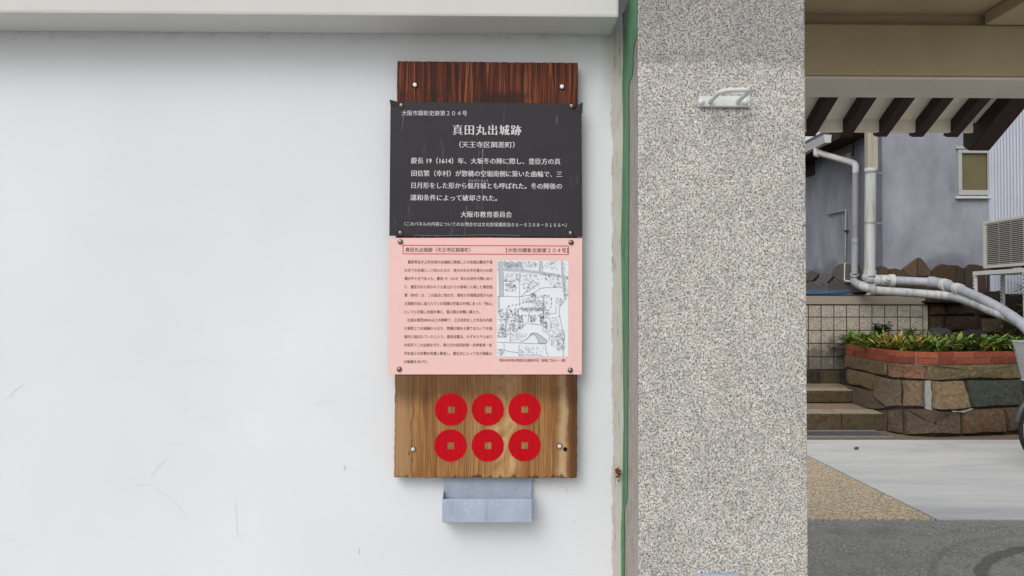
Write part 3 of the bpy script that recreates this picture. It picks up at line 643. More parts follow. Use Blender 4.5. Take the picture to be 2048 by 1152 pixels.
def zs_(y): return zb - .002 - SL*(y - Y2)
XE = P(2018, 190, Y2).x + .05
Ye = None
for i in range(400):             # eave length from the rafter tips
    y = Y2 + i*.002
    p = CAM + (Vector((1.55, y, zs_(y))) - CAM); q = ROT.transposed() @ (Vector((1.55, y, zs_(y))) - CAM)
    if 576 - FPX*q.y/(-q.z) > 274: Ye = y; break
H_ = .052
mb = MB()
mb.prism([(XL, Y2, zs_(Y2) + H_), (XL, Ye - .012, zs_(Ye - .012) + H_), (XL, Ye - .012, zs_(Ye - .012) + H_ + .02), (XL, Y2, zs_(Y2) + H_ + .02)], (XE - XL, 0, 0)); mb.build('soffit', M['soffit'], gr)
mb = MB()
mb.box((XL, Ye - .030, zs_(Ye-.02) + .006), (XE - .06, Ye - .014, zs_(Ye-.02) + H_ + .004)); mb.build('eave_board', M['soffit'], gr)
for x in (1604, 1681, 1758.5, 1836, 1914, 1989):
    xr = P(x, 188.5, Y2).x; xl = xr - .046
    y0, y1 = Y2 + .002, Ye + .012
    prof = [(y0, zs_(y0)), (y1 - .0, zs_(y1) + .010), (y1 + .018, zs_(y1) + H_ - .004), (y1, zs_(y1) + H_ - .002), (y0, zs_(y0) + H_ - .002)]
    prof = [(y0, zs_(y0)), (y1 - .014, zs_(y1 - .014)), (y1 + .010, zs_(y1) + .018), (y1 + .010, zs_(y1 + .010) + H_ - .002), (y0, zs_(y0) + H_ - .002)]
    MB().prism([(xl, y, z) for y, z in prof], (xr - xl, 0, 0)).build('rafter', M['rafter'], gr, bevel=.002, seg=1)
xl = P(2024, 192, Y2).x
mb = MB(); y0, y1 = Y2 + .002, Ye + .055
mb.prism([(xl, y0, zs_(y0) - .006), (xl, y1 - .02, zs_(y1 - .02) - .030), (xl, y1 + .02, zs_(y1) + .004), (xl, y1 + .02, zs_(y1) + .12), (xl, y0, zs_(y0) + .14)], (.085, 0, 0)); mb.build('barge_board', M['rafter'], gr, bevel=.003, seg=1)
mb = MB()                                             # tiled slopes above (ridge over the beam)
yr = (D1 + Y2)/2; zr = zc + .42
for k_, (ya, za, yb, zb2) in enumerate(((yr, zr, Ye + .02, zs_(Ye) + H_ + .06), (yr, zr, .31, zc + .10))):
    mb.prism([(XL, ya, za), (XL, yb, zb2), (XL, yb, zb2 + .03), (XL, ya, za + .03)], (XE - XL + .02, 0, 0))
    nrib = int((XE - XL) / .15)
    for i in range(nrib + 1):
        x = XL + .04 + i*.15; mb.tube([(x, ya, za + .035), (x, yb, zb2 + .035)], .035, 8)
mb.build('tile_roof', M['rooft'], gr)
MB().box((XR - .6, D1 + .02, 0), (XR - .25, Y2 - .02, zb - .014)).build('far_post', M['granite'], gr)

# ================================================================= GREY HOUSE
DH = dep(10.8)
XC = P(1765, 430, DH).x
zg = 1.43                                              # terrace level behind the tile wall
XSD = P(1979, 400, DH).x                               # corrugated side wall plane
hs = thing('grey_house', 'grey stuccoed house at the back of the courtyard with scalloped stone base', 'house', (XC + 1.5, DH + 2, 0))
wx0, wz0 = P(1916, 390, DH).x, P(1948, 391, DH).z; wx1, wz1 = XSD + .3, P(1948, 299, DH).z
mb = MB()
ZT = 5.6
mb.box((XC, DH, 0), (wx0, DH + .15, ZT)); mb.box((wx0, DH, 0), (wx1, DH + .15, wz0)); mb.box((wx0, DH, wz1), (wx1, DH + .15, ZT)); mb.box((wx1, DH, 0), (XSD + 1.2, DH + .15, ZT))
mb.build('front_wall', M['stucco'], hs)
mb = MB().box((XC, DH + .152, 0), (XC + .15, DH + 7, 4.25)); mb.build('side_wall', M['stucco'], hs)
# window
a, b = P(1917, 389, DH), P(1990, 300, DH)
wn = MB(); fr = .05; x0, z0, x1, z1 = wx0 + .004, wz0 + .004, wx1 - .004, wz1 - .004
wn.box((x0, DH - .02, z0), (x1, DH + .06, z0 + fr + .02)); wn.box((x0, DH - .02, z1 - fr), (x1, DH + .06, z1)); wn.box((x0, DH - .02, z0 + fr + .021), (x0 + fr, DH + .06, z1 - fr - .001)); wn.box((x1 - fr, DH - .02, z0 + fr + .021), (x1, DH + .06, z1 - fr - .001))
wo = wn.build('window', M['frame'], hs, bevel=.004, seg=1)
MB().box((x0 + fr, DH + .02, z0 + fr + .02), (x1 - fr, DH + .03, z1 - fr)).build('pane', M['pane'], wo)
MB().box((x0 - .05, DH - .06, z0 - .055), (x1, DH - .001, z0 - .02)).build('sill', M['vwhite'], wo, bevel=.004, seg=1)
MB().box((x0 - .04, DH - .03, z1 + .01), (x1, DH - .001, z1 + .045)).build('drip_cap', M['frame'], wo)
# scalloped cladding on both faces
def scal(px, dpx, plane, thick, base_y, cols, name):
    mb = MB()
    for i in range(len(px)):
        poly = px[i]; mb.prism([plane(x, y) for x, y in poly], thick, 0, cols[i % len(cols)])
    return mb.build(name, M['clad'], hs, bevel=.01, seg=1)
U = lambda u, v: (1600 + u/4.571, 470 + v/4.571)
cl = [[(640,300),(700,290),(740,282),(790,300),(800,320),(800,620),(640,620)], [(805,310),(860,305),(910,318),(940,325),(985,385),(985,620),(805,620)], [(925,310),(960,285),(1010,248),(1060,208),(1066,380),(990,383)], [(1070,206),(1092,210),(1122,240),(1160,295),(1188,328),(1180,380),(1074,380)],
      [(990,388),(1185,386),(1190,620),(990,620)], [(1194,325),(1235,285),(1290,264),(1345,276),(1418,276),(1414,440),(1196,440)], [(1424,274),(1470,300),(1494,305),(1490,620),(1424,620)], [(1196,446),(1414,446),(1418,620),(1196,620)], [(1500,300),(1535,268),(1600,272),(1680,292),(1700,620),(1498,620)], [(1706,300),(1780,270),(1900,300),(1900,620),(1706,620)]]
mb = MB(); cols = [A(97, 83, 71), A(90, 76, 64), A(106, 88, 71), A(99, 83, 69), A(81, 69, 60), A(83, 67, 55), A(76, 64, 57), A(71, 60, 53), A(81, 69, 62), A(74, 64, 57)]
for poly, c_ in zip(cl, cols): mb.prism([P(*U(u, v), DH - .002) for u, v in poly], (0, -.03 - random.random()*.008, 0), 0, c_)
mb.build('front_stone_base', M['clad'], hs, bevel=.008, seg=1)
cl2 = [[(40,350),(60,345),(88,345),(80,420),(60,440),(40,440)], [(90,345),(110,325),(132,318),(165,338),(185,350),(170,380),(130,420),(95,425)], [(188,352),(215,348),(318,346),(330,370),(300,400),(260,440),(262,470),(200,440)], [(305,350),(325,305),(365,270),(410,262),(480,268),(560,272),(590,300),(620,330),(640,380),(560,440),(420,450),(350,400)], [(40,445),(130,425),(255,470),(270,520),(40,520)], [(270,460),(330,400),(420,455),(560,445),(650,390),(660,620),(275,620)]]
mb = MB(); cols = [A(118, 112, 106), A(110, 106, 100), A(124, 122, 120), A(116, 110, 102), A(112, 112, 112), A(104, 100, 96)]
for poly, c_ in zip(cl2, cols):
    pts = [V(*U(u, v), XC - .002) for u, v in poly]
    for p in pts: p.y = max(p.y, DH + .0)
    mb.prism(pts, (-.03 - random.random()*.008, 0, 0), 0, c_)
mb.build('side_stone_base', M['clad'], hs, bevel=.008, seg=1)
# eave of the side roof with gutter
W = lambda u, v: (1600 + u/4.571, 240 + v/4.571)
XG = XC - .42
pe = V(*W(270, 165), XG); pf = V(*W(60, 205), XG)
yn, zg_ = pe.y, pe.z - .02
roof = MB().prism([(XG + .02, DH + .16, zg_ + .10), (XC + 3.2, DH + .16, zg_ + 1.5), (XC + 3.2, DH + .16, zg_ + 1.58), (XG + .02, DH + .16, zg_ + .18)], (0, 7, 0)).build('side_roof', M['rooft'], hs)
MB().prism([(XG + .06, DH + .17, zg_ + .02), (XC - .002, DH + .17, zg_ - .02), (XC - .002, DH + .17, zg_ + .22), (XG + .06, DH + .17, zg_ + .09)], (0, 6.8, 0)).build('eave_soffit', plain('dark_eave', A(70, 64, 58), .85, .1, var=.25), roof)
MB().box((XG + .035, DH + .165, zg_ - .03), (XG + .058, DH + 6.9, zg_ + .10)).build('fascia', M['rafter'], roof)
gx0, gx1 = XG - .09, XG + .03
mb = MB(); y0, y1 = yn, yn + 5
mb.prism([(gx0, y0, zg_ + .07), (gx0 + .02, y0, zg_ - .05), (gx1 - .01, y0, zg_ - .05), (gx1, y0, zg_ + .07), (gx1 - .01, y0, zg_ + .07), (gx1 - .02, y0, zg_ - .04), (gx0 + .03, y0, zg_ - .04), (gx0 + .01, y0, zg_ + .07)], (0, y1 - y0, 0))
mb.prism([(gx0, y0, zg_ + .07), (gx0 + .02, y0, zg_ - .05), (gx1 - .01, y0, zg_ - .05), (gx1, y0, zg_ + .07)], (0, -.006, 0))
mb.build('gutter', M['vwhite'], roof)
pts = [V(*W(u, v), XC - .003) for u, v in ((40,345),(136,340),(136,500),(40,530))]
MB().prism(pts, (-.02, 0, 0)).build('louver_vent', M['louver'], hs)
q = V(*W(448, 345), XC - .002); MB().box((q.x - .05, q.y - .07, q.z - .05), (q.x, q.y + .07, q.z + .06)).build('junction_box', M['frame'], hs, bevel=.006)
MB().tube([V(*W(484, 330), XC - .01), V(*W(486, 260), XC - .012), V(*W(492, 180), XC - .01), V(*W(520, 130), XC - .01)], .012, 6).build('cable', M['louver'], hs)

# ---- pipes
def pxtube(mb, pts, plane, r, seg=12, m=0): mb.tube([plane(*p) for p in pts], r, seg, m)
def smoothpath(pts, n=6):
    pts = [Vector(p) for p in pts]; out = []
    for i in range(len(pts)-1):
        p0, p1, p2, p3 = pts[max(0,i-1)], pts[i], pts[i+1], pts[min(len(pts)-1,i+2)]
        for j in range(n):
            t = j/n; out.append(.5*((2*p1) + (p2-p0)*t + (2*p0-5*p1+4*p2-p3)*t*t + (3*p1-p0-3*p2+p3)*t**3))
    return out + [pts[-1]]
XN = XC - .13
npipe = thing('narrow_downpipe', 'narrow grey downpipe bending down from the white gutter and running along the terrace', 'drainpipe', V(1710, 560, XN))
o0 = V(*W(152, 235), XG - .03)
down = V(*W(508, 420), XN); foot = V(*U(500, 430), XN)
MB().tube(smoothpath([Vector((o0.x, o0.y, zg_ - .05)), Vector((o0.x, o0.y, zg_ - .16)), V(*W(175, 300), XG), V(*W(210, 312), XG + .02), V(*W(340, 350), (XG+XN)/2), V(*W(480, 392), XN - .01), down, down - Vector((0,0,.1))], 5), .048, 12).build('upper_bend', M['vwhite'], npipe, smooth=60)
sp = down.lerp(foot, .62)
MB().tube([down - Vector((0,0,.08)), sp], .047, 14).build('grey_pipe', M['pipeg'], npipe, smooth=60)
MB().tube([sp, foot + Vector((0,0,.12))], .049, 14).build('white_pipe', M['pipe'], npipe, smooth=60)
for zf in (.22, .5, .66): 
    q = down.lerp(foot, zf); MB().tube([q, q - Vector((0,0,.025))], .054, 14).build('pipe_clip', M['pipeg'], npipe, smooth=60)
for v in (400, 480):
    q = V(*W(470, v), XC - .002); MB().tube([q, q + Vector((-.10, -.25, -.02))], .008, 6).build('strut', M['pipeg'], npipe)
pth = [foot + Vector((0,0,.12)), foot, P(*U(560, 462), DH - .42), P(*U(690, 505), DH - .55), P(*U(900, 522), DH - .58), P(*U(1150, 540), DH - .6), P(*U(1380, 562), DH - .8), P(*U(1530, 600), DH - 1.15), P(*U(1750, 690), DH - 1.7), P(*U(1960, 775), DH - 2.0), P(*U(2200, 930), DH - 2.3)]
MB().tube(smoothpath(pth, 5), .058, 12).build('ground_run', M['pipes'], npipe, smooth=60)
q = P(*U(668, 508), DH - .62); MB().lathe([(.08, -.03), (.08, .03), (.05, .035), (.05, -.035)], q + Vector((0, 0, .01)), (1, -.5, 0), 14).build('coupling', M['brass'], npipe, smooth=40)
YW = dep(10.62)
wp = thing('wide_downpipe', 'wide white stained downpipe at the house corner, turning along the terrace to the right', 'drainpipe', P(1740, 560, YW))
mb = MB(); a, b = P(1731, 100, YW), P(1753, 341, YW); mb.box((a.x, YW - .055, b.z), (b.x, YW + .055, a.z)); mb.build('square_pipe', M['pipeb'], wp, bevel=.01)
MB().tube([P(1741.3, 338, YW), P(1739.5, 548, YW)], .073, 16).build('round_pipe', M['pipes'], wp, smooth=60)
MB().tube([P(1741.5, 337, YW), P(1741.3, 343, YW)], .083, 16).build('collar', M['vwhite'], wp, smooth=60)
MB().tube([P(1739.6, 540, YW), P(1739.5, 552, YW)], .083, 16).build('collar', M['pipes'], wp, smooth=60)
for y in (345, 446):
    c_ = P(1740.5, y, YW); mb = MB(); mb.tube([c_ + Vector((0,0,-.01)), c_ + Vector((0,0,.01))], .079, 16); mb.box((c_.x + .06, YW + .02, c_.z - .01), (c_.x + .17, YW + .04, c_.z + .01)); mb.build('pipe_clip', M['pipeg'], wp)
path = [P(1739.5, 548, YW), P(*U(608, 385), YW), P(*U(640, 405), YW), P(*U(720, 414), YW - .02), P(*U(860, 418), YW - .04), P(*U(1050, 425), YW - .1), P(*U(1230, 436), YW - .25), P(*U(1330, 458), YW - .45), P(*U(1450, 495), YW - .75), P(*U(1600, 558), YW - 1.15), P(*U(1750, 632), YW - 1.5), P(*U(1900, 722), YW - 1.75), P(*U(2040, 825), YW - 2.0), P(*U(2200, 990), YW - 2.3)]
SPH = smoothpath(path, 6)
MB().tube(SPH, .061, 16).build('ground_run', M['pipe'], wp, smooth=60)
for i0, i1, rr, mm in ((8, 13, .074, 'pipes'), (15, 23, .078, 'pipes'), (22, 24, .088, 'vwhite'), (34, 42, .074, 'pipe'), (41, 43, .082, 'vwhite'), (34, 36, .080, 'pipe'), (47, 49, .073, 'vwhite')):
    MB().tube(SPH[i0:i1+1], rr, 16).build('pipe_joint', M[mm], wp, smooth=60)
q = P(*U(790, 405), YW - .09); MB().lathe([(.05, 0), (.05, .02), (.03, .03), (.03, .05)], q, (0,-1,.3), 12).build('drain_cap', M['vwhite'], wp, smooth=40)
q = P(*U(1412, 560), YW - .7); MB().tube([q, P(*U(1414, 505), YW - .66)], .012, 6).build('pipe_hanger', M['louver'], wp)
tp = thing('thin_pipe', 'thin grey conduit elbow on the house side wall left of the downpipes', 'conduit', V(1692, 560, XC))
MB().tube([V(*W(250, 862), XC - .03), V(*W(415, 824), XC - .03), V(*W(420, 840), XC - .03), V(*U(414, 258), XC - .03)], .013, 8).build('grey_conduit', M['pipeg'], tp, smooth=50)
MB().tube([V(*U(414, 256), XC - .03), V(*U(412, 405), XC - .03), V(*U(420, 424), XC - .04), V(*U(470, 428), XN)], .02, 8).build('white_conduit', M['vwhite'], tp, smooth=50)
q = V(*W(422, 1015), XC - .03); MB().box((q.x - .02, q.y - .03, q.z - .015), (q.x + .025, q.y + .03, q.z + .015)).build('clip', M['louver'], tp)

# ================================================================= NEIGHBOUR'S CORRUGATED WALL
cw = thing('corrugated_wall', 'pale blue grey corrugated metal wall behind the air conditioner', 'wall', (XSD + .1, DH - 2, 0))
mb = MB(); n = 90; yy0, yy1 = 3.2, DH - .002; pr = []
for i in range(n*4 + 1):
    y = yy0 + (yy1 - yy0)*i/(n*4); pr.append((XSD + (.0 if i % 4 in (0, 1) else .018), y))
for (xa, ya), (xb_, yb) in zip(pr, pr[1:]): mb.face([(xa, ya, zg + .12), (xb_, yb, zg + .12), (xb_, yb, 5), (xa, ya, 5)])
mb.build('metal_sheet', M['siding'], cw)
MB().box((XSD + .03, yy0, zg + .1), (XSD + .15, DH - .003, 5.0)).build('wall_backing', M['stucco'], cw)
MB().box((XSD - .04, yy0, 0), (XSD + .15, DH - .003, zg + .09)).build('stone_footing', M['darks'], cw)
MB().box((XSD - .03, DH - .05, 1.4), (XSD + .0, DH - .004, 5)).build('corner_trim', M['siding'], cw)

# ================================================================= AIR CONDITIONER
dA = 9.6; pA = P(1965.5, 440, dep(dA)); XA = pA.x
zt_, zl = V(1965.5, 444, XA).z, V(1965.5, 537, XA).z; yE = V(1965.5, 490, XA).y; yS = yE - .82
ac = thing('air_conditioner', 'ivory outdoor air conditioner unit with a wire grille, on a white steel stand', 'air conditioner', (XA + .15, (yE+yS)/2, zl))
mb = MB(); fr = .035
mb.box((XA + .02, yS, zl), (XA + .30, yE, zt_))
mb.build('casing', M['acw'], ac, bevel=.01)
mb = MB(); mb.box((XA, yS, zl), (XA + .019, yE, zl + fr)); mb.box((XA, yS, zt_ - fr), (XA + .019, yE, zt_)); mb.box((XA, yE - .06, zl + fr + .001), (XA + .019, yE, zt_ - fr - .001)); mb.box((XA, yS, zl + fr + .001), (XA + .019, yS + .06, zt_ - fr - .001))
mb.build('front_frame', M['acw'], ac, bevel=.004, seg=1)
MB().box((XA + .014, yS + .061, zl + fr + .002), (XA + .0185, yE - .061, zt_ - fr - .002)).build('fin_panel', M['acd'], ac)
mb = MB(); nb = 22
for i in range(nb):
    z = zl + fr + (zt_ - zl - 2*fr)*(i + .5)/nb; mb.box((XA + .002, yS + .062, z - .0035), (XA + .008, yE - .062, z + .0035))
for i in range(4):
    y = yS + .08 + i*(.82 - .16)/3; mb.box((XA + .009, y - .002, zl + fr + .003), (XA + .013, y + .003, zt_ - fr - .003))
mb.build('grille', M['acg'], ac)
for y in (yE - .12, yS + .12): MB().box((XA + .03, y - .03, zl - .03), (XA + .28, y + .03, zl - .001)).build('foot', M['louver'], ac)
st = thing('steel_stand', 'white slotted steel stand holding up the air conditioner', 'stand', (XA + .15, (yE+yS)/2, zg))
zA = zl - .032
XSn = XA - .03
ya = V(1945, 550, XSn).y
for x in (XSn, XA + .32):
    MB().box((x, yS - .1, zA - .05), (x + .04, ya, zA)).build('rail', M['vwhite'], st, bevel=.003, seg=1)
    for y in (ya - .045, yS):
        lg = MB().box((x + .002, y, .9 if y < ya - .3 else zg - .05), (x + .038, y + .043, zA - .051)).build('leg', M['vwhite'], st, bevel=.002, seg=1)
        mb = MB()
        for i in range(7): mb.box((x - .0005, y + .012, zA - .09 - i*.045), (x + .0015, y + .03, zA - .075 - i*.045))
        mb.build('slot', M['hole'], lg)
for y in (ya - .04, yS + .1): MB().box((XSn + .041, y - .02, zA - .045), (XA + .319, y + .02, zA - .005)).build('cross_rail', M['vwhite'], st)

# ================================================================= TERRACE, STEPS, TILE WALL
yS1 = G(1700, 862).y; z1 = P(1700, 827, yS1).z
yS2 = G(1690, 805, z1).y; z2 = P(1690, 781, yS2).z
yT = G(1650, 765, z2).y
print('steps', yS1, z1, yS2, z2, yT, 'DH', DH, 'XC', XC)
xe1, xe2 = P(1806, 850, yS1).x, P(1745, 795, yS2).x
ST1, ST2 = A(104, 90, 70), A(122, 110, 84)
def step(name, label, x1, y0, y1, za, zb_, joints):
    t = thing(name, label, 'step', (x1 - .6, y0, za)); xs = [2.0] + joints + [x1]
    mb = MB()
    for xa, xb_ in zip(xs, xs[1:]): mb.box((xa + .003, y0, za), (xb_ - .003, y0 + .36, zb_), 0, random.choice([ST1, A(98, 86, 68), A(110, 96, 74)])); mb.c[-5] = A(186, 172, 148)  # top faces paler: worn stone plus sky light put into the colour
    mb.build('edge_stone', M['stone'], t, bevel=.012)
    MB().box((2.0, y0 + .362, za), (x1 - .01, y1, zb_ - .012)).build('tread_paving', plain('tread_' + name, A(140, 124, 108), .9, .1, var=.4, scale=14, bump=.5, bs=30), t)
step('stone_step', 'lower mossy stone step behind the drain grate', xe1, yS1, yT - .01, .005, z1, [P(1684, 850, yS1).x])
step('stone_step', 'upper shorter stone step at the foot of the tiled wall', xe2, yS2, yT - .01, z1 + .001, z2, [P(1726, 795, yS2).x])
# terrace mass
struct(MB().box((1.6, yT + .16, 0), (XSD + .03, DH + 7, zg - .012)).build('terrace', M['soil']))
tw = thing('tiled_wall', 'low retaining wall faced with square granite tiles under a stone cap', 'wall', (P(1735, 700, yT).x, yT + .07, 0))
xT1 = P(1855, 660, yT).x; zT = P(1700, 609, yT).z; zTt = P(1700, 592.5, yT).z; zB = P(1650, 740, yT).z
MB().box((1.6, yT, 0), (xT1, yT + .15, zT)).build('wall_core', M['grout'], tw)
mb = MB(); pit = 25.42; ys = [610.3, 634.3, 660.7, 686.8, 713.5, 739]
for r in range(5):
    for c_ in range(-22, 10):
        xa, xb_ = 1616.6 + pit*c_, 1616.6 + pit*(c_+1)
        a, b = P(xa + 1.0, ys[r+1] - .9, yT), P(min(xb_ - 1.0, 1846), ys[r] + .9, yT)
        if b.x - a.x < .02: continue
        mb.box((a.x, yT - .008, a.z), (b.x, yT - .0005, b.z))
mb.build('tile_facing', M['tile'], tw, bevel=.002, seg=1)
a = P(1846.5, 700, yT).x; MB().box((a, yT - .01, .8), (xT1, yT - .0005, zT - .002)).build('end_strip', M['tile'], tw)
MB().box((1.6, yT - .02, zT + .001), (P(1849, 600, yT).x, yT + .17, zTt)).build('cap_stone', plain('cap_granite', A(150, 141, 128), .75, .2, var=.22, scale=90), tw, bevel=.004, seg=1)
mb = MB(); x = 1.7
while x < P(1692, 750, yT).x:
    wd = random.uniform(.22, .34); mb.box((x, yT - .03, z2 - .03), (x + wd - .012, yT - .001, zB - .012), 0, random.choice([A(70, 62, 54), A(92, 84, 66), A(84, 72, 62)])); x += wd
mb.build('footing_stone', M['stone'], tw, bevel=.012)

# blue hose on the cap
hc = P(1668, 588, yT + .09)
hz = zTt + .014
ho = thing('garden_hose', 'coiled blue garden hose lying on the cap of the tiled wall', 'hose', (hc.x, yT + .2, zTt))
mb = MB(); rr = .0095
pts = []
for i in range(7*40 + 1):
    t = i/40*2*math.pi; rx = .50 + .05*math.sin(t*1.37); ry = .055 + .012*math.sin(t*.83)
    pts.append((hc.x - .33 + rx*math.cos(t), yT + .075 + ry*math.sin(t), hz + .0085*i/40 + .014*math.sin(t*.5 + 1)*math.cos(t)**2))
pts += [(hc.x + .16 + .02*i, yT + .06, hz + .012 - .001*i) for i in range(4)]
mb.tube(pts, rr, 8); mb.build('hose_coil', M['hose'], ho, smooth=60)
q = P(1716, 586, yT + .06); MB().tube([q + Vector((-.07,0,0)), q + Vector((.02,0,-.005)), q + Vector((.09,-.01,0)), q + Vector((.12,-.01,.02))], [.014, .017, .022, .018], 10).build('nozzle', M['hole'], ho, smooth=50)
q = P(1737, 588, yT + .06); MB().lathe([(.016,-.05),(.022,-.02),(.022,.02),(.016,.05)], q, (1,0,.1), 10).build('coupler', M['vwhite'], ho, smooth=50)

# ================================================================= DRAIN GRATE
gy0, gy1 = G(1700, 876).y, G(1700, 863).y - .002
gx1, gx0 = P(1768, 870, (gy0+gy1)/2).x, 2.6
dg = thing('drain_grate', 'galvanised drain grate in the ground before the lower stone step', 'grate', ((gx0+gx1)/2, gy0, .004))
MB().box((gx0, gy0, .0045), (gx1, gy1, .006)).build('drain_channel', M['hole'], dg)
mb = MB(); t = .035
mb.box((gx0, gy0, .0065), (gx1, gy0 + t, .018)); mb.box((gx0, gy1 - t, .0065), (gx1, gy1, .018)); mb.build('frame', M['grate'], dg)
mb = MB(); x = gx0 + .02
while x < gx1 - .04: mb.prism([(x, gy0 + t + .001, .0065), (x + .012, gy0 + t + .001, .0065), (x + .072, gy1 - t - .001, .0065), (x + .06, gy1 - t - .001, .0065)], (0, 0, .010)); x += .04
mb.build('bar_grid', M['grate'], dg)
for x in (1688,): pass

fl_ = G(1713, 899, .003); lf = MB(); lf.lathe([(.004,-.03),(.014,-.012),(.016,.006),(.004,.03)], fl_ + Vector((0,0,.012)), (1,.4,.1), 8)
tag(lf.build('fallen_leaf', plain('dry_leaf', A(92, 78, 58)), at=fl_), 'small dark dry leaf lying alone on the pale concrete', 'leaf')
# ================================================================= PLANTER
zR = .90
path = [G(x, y, zR) for x, y in ((1692, 687.5), (1734, 694.5), (1777, 700.5), (1812, 703), (1870, 704.5), (1960, 703.5), (2048, 702.5), (2200, 701))]
pxs = [1692, 1734, 1777, 1812, 1870, 1960, 2048, 2200]
def surf(x, y, off=0):
    i = max(0, min(len(pxs) - 2, next((k for k in range(len(pxs)-1) if x < pxs[k+1]), len(pxs)-2)))
    a, b = path[i], path[i+1]; p = PL(x, y, a, b)
    n_ = Vector((b.y - a.y, a.x - b.x, 0)).normalized()
    if n_.dot(CAM - p) < 0: n_ = -n_
    return p + n_*off, n_
plt = thing('stone_planter', 'raised planter of rough coursed stones with a red brick rim', 'planter', (path[3].x + .5, path[3].y, 0))
S = lambda u, v: (1600 + u/4.571, 640 + v/4.571)
stones = [
 ([(428,318),(560,345),(760,383),(800,400),(795,500),(700,492),(560,460),(430,428)], A(106, 88, 60), .03), ([(806,398),(900,400),(1060,413),(1140,425),(1158,470),(1160,540),(990,538),(850,528),(806,505)], A(128, 86, 62), .035), ([(1163,412),(1400,408),(2010,404),(2010,528),(1480,538),(1166,545)], A(112, 98, 62), .035), ([(2018,404),(2600,402),(2600,528),(2018,528)], A(96, 84, 58), .03),
 ([(435,436),(452,440),(455,585),(440,585)], A(90, 80, 62), .01), ([(458,445),(560,465),(698,498),(694,560),(680,640),(600,620),(520,600),(462,580)], A(112, 94, 58), .03), ([(706,505),(850,538),(930,545),(928,792),(880,795),(815,805),(760,765),(694,705),(694,640),(700,560)], A(112, 94, 80), .035), ([(936,545),(1138,553),(1140,660),(1146,800),(1050,800),(936,793)], A(122, 96, 76), .04),
 ([(1200,555),(1340,550),(1486,548),(1524,660),(1556,795),(1480,818),(1370,828),(1208,818)], A(140, 114, 82), .04), ([(1494,548),(1780,538),(2028,536),(2038,778),(1800,792),(1566,802),(1532,662)], A(70, 76, 72), .03), ([(2046,534),(2600,532),(2600,778),(2050,778)], A(84, 78, 70), .03),
 ([(440,592),(600,628),(684,648),(688,710),(760,772),(800,812),(600,812),(440,812)], A(98, 86, 74), .02), ([(946,812),(1100,808),(1160,812),(1364,838),(1474,852),(1474,1038),(1200,1044),(946,1048)], A(96, 78, 68), .045), ([(600,820),(800,818),(800,1048),(600,1048)], A(90, 76, 66), .02), ([(812,818),(940,812),(940,1048),(812,1048)], A(96, 80, 68), .03), ([(1482,852),(1572,815),(1840,803),(1862,900),(1872,965),(1862,1020),(1700,1032),(1482,1038)], A(104, 78, 60), .045), ([(1850,800),(1990,786),(2100,786),(2100,1008),(1900,1020),(1880,965)], A(92, 72, 58), .04), ([(2106,786),(2600,785),(2600,1000),(2106,1008)], A(96, 80, 66), .04)]
def soft(c, k=.36, gain=1.45):
    l = .3*c[0] + .55*c[1] + .15*c[2]; return tuple((v + (l - v)*k)*gain*t for v, t in zip(c, (1.0, .98, .86))) + (1,)
mb = MB()
def densify(poly, step=38, j=4):
    out = []
    for (a0, b0), (a1, b1) in zip(poly, poly[1:] + poly[:1]):
        n_ = max(1, int(math.hypot(a1-a0, b1-b0)/step))
        for i in range(n_): t = i/n_; out.append((a0+(a1-a0)*t + random.uniform(-j, j), b0+(b1-b0)*t + random.uniform(-j, j)))
    return out
for poly, col_, th in stones:
    poly = densify(poly); pts = []; nn = Vector((0,0,0)); fr_ = []
    for u, v in poly:
        p, n_ = surf(*S(u, v)); p.z = max(p.z, .002); nn += n_; pts.append(p)
    nn.normalize()
    cx = sum(pts, Vector())/len(pts)
    inner = [p + (cx - p)*min(.22, .022/max(.05, (cx - p).length)) + nn*th for p in pts]
    n = len(pts); m_in = [p + (cx - p)*.38 + nn*(th + random.uniform(.0, .014)) for p in pts]
    vs = [p - nn*.02 for p in pts] + inner + m_in + [cx + nn*(th + random.uniform(.004, .02))]
    fs = []
    for i in range(n):
        j = (i+1) % n; fs += [(i, j, n+j, n+i), (n+i, n+j, 2*n+j, 2*n+i), (2*n+i, 2*n+j, 3*n)]
    mb.add(vs, fs, 0, soft(col_))
mb.build('stone_face', M['stone'], plt, smooth=35)
# core + mortar
core = [surf(x, y)[0] for x, y in ((1693,690),(1734,697),(1777,703),(1812,706),(1870,707),(1960,706),(2048,705),(2195,704))]
mb = MB(); top = [Vector((p.x, p.y + .012, zR - .16)) for p in core]; bot = [Vector((p.x, p.y, 0)) for p in top]
for i in range(len(core)-1): mb.face([bot[i], bot[i+1], top[i+1], top[i]])
mb.build('mortar_bed', M['darks'], plt)
mb = MB()
for poly in ([(1146,555),(1196,555),(1202,700),(1204,822),(1152,812),(1146,690)], [(1372,832),(1480,825),(1560,806),(1566,812),(1480,848),(1380,838)]):
    pts = []
    for u, v in densify(poly, 30, 5):
        p, n_ = surf(*S(u, v)); pts.append(p + n_*.022)
    mb.prism(pts, (0, .03, 0))
mb.build('joint_mortar', M['mortar'], plt)
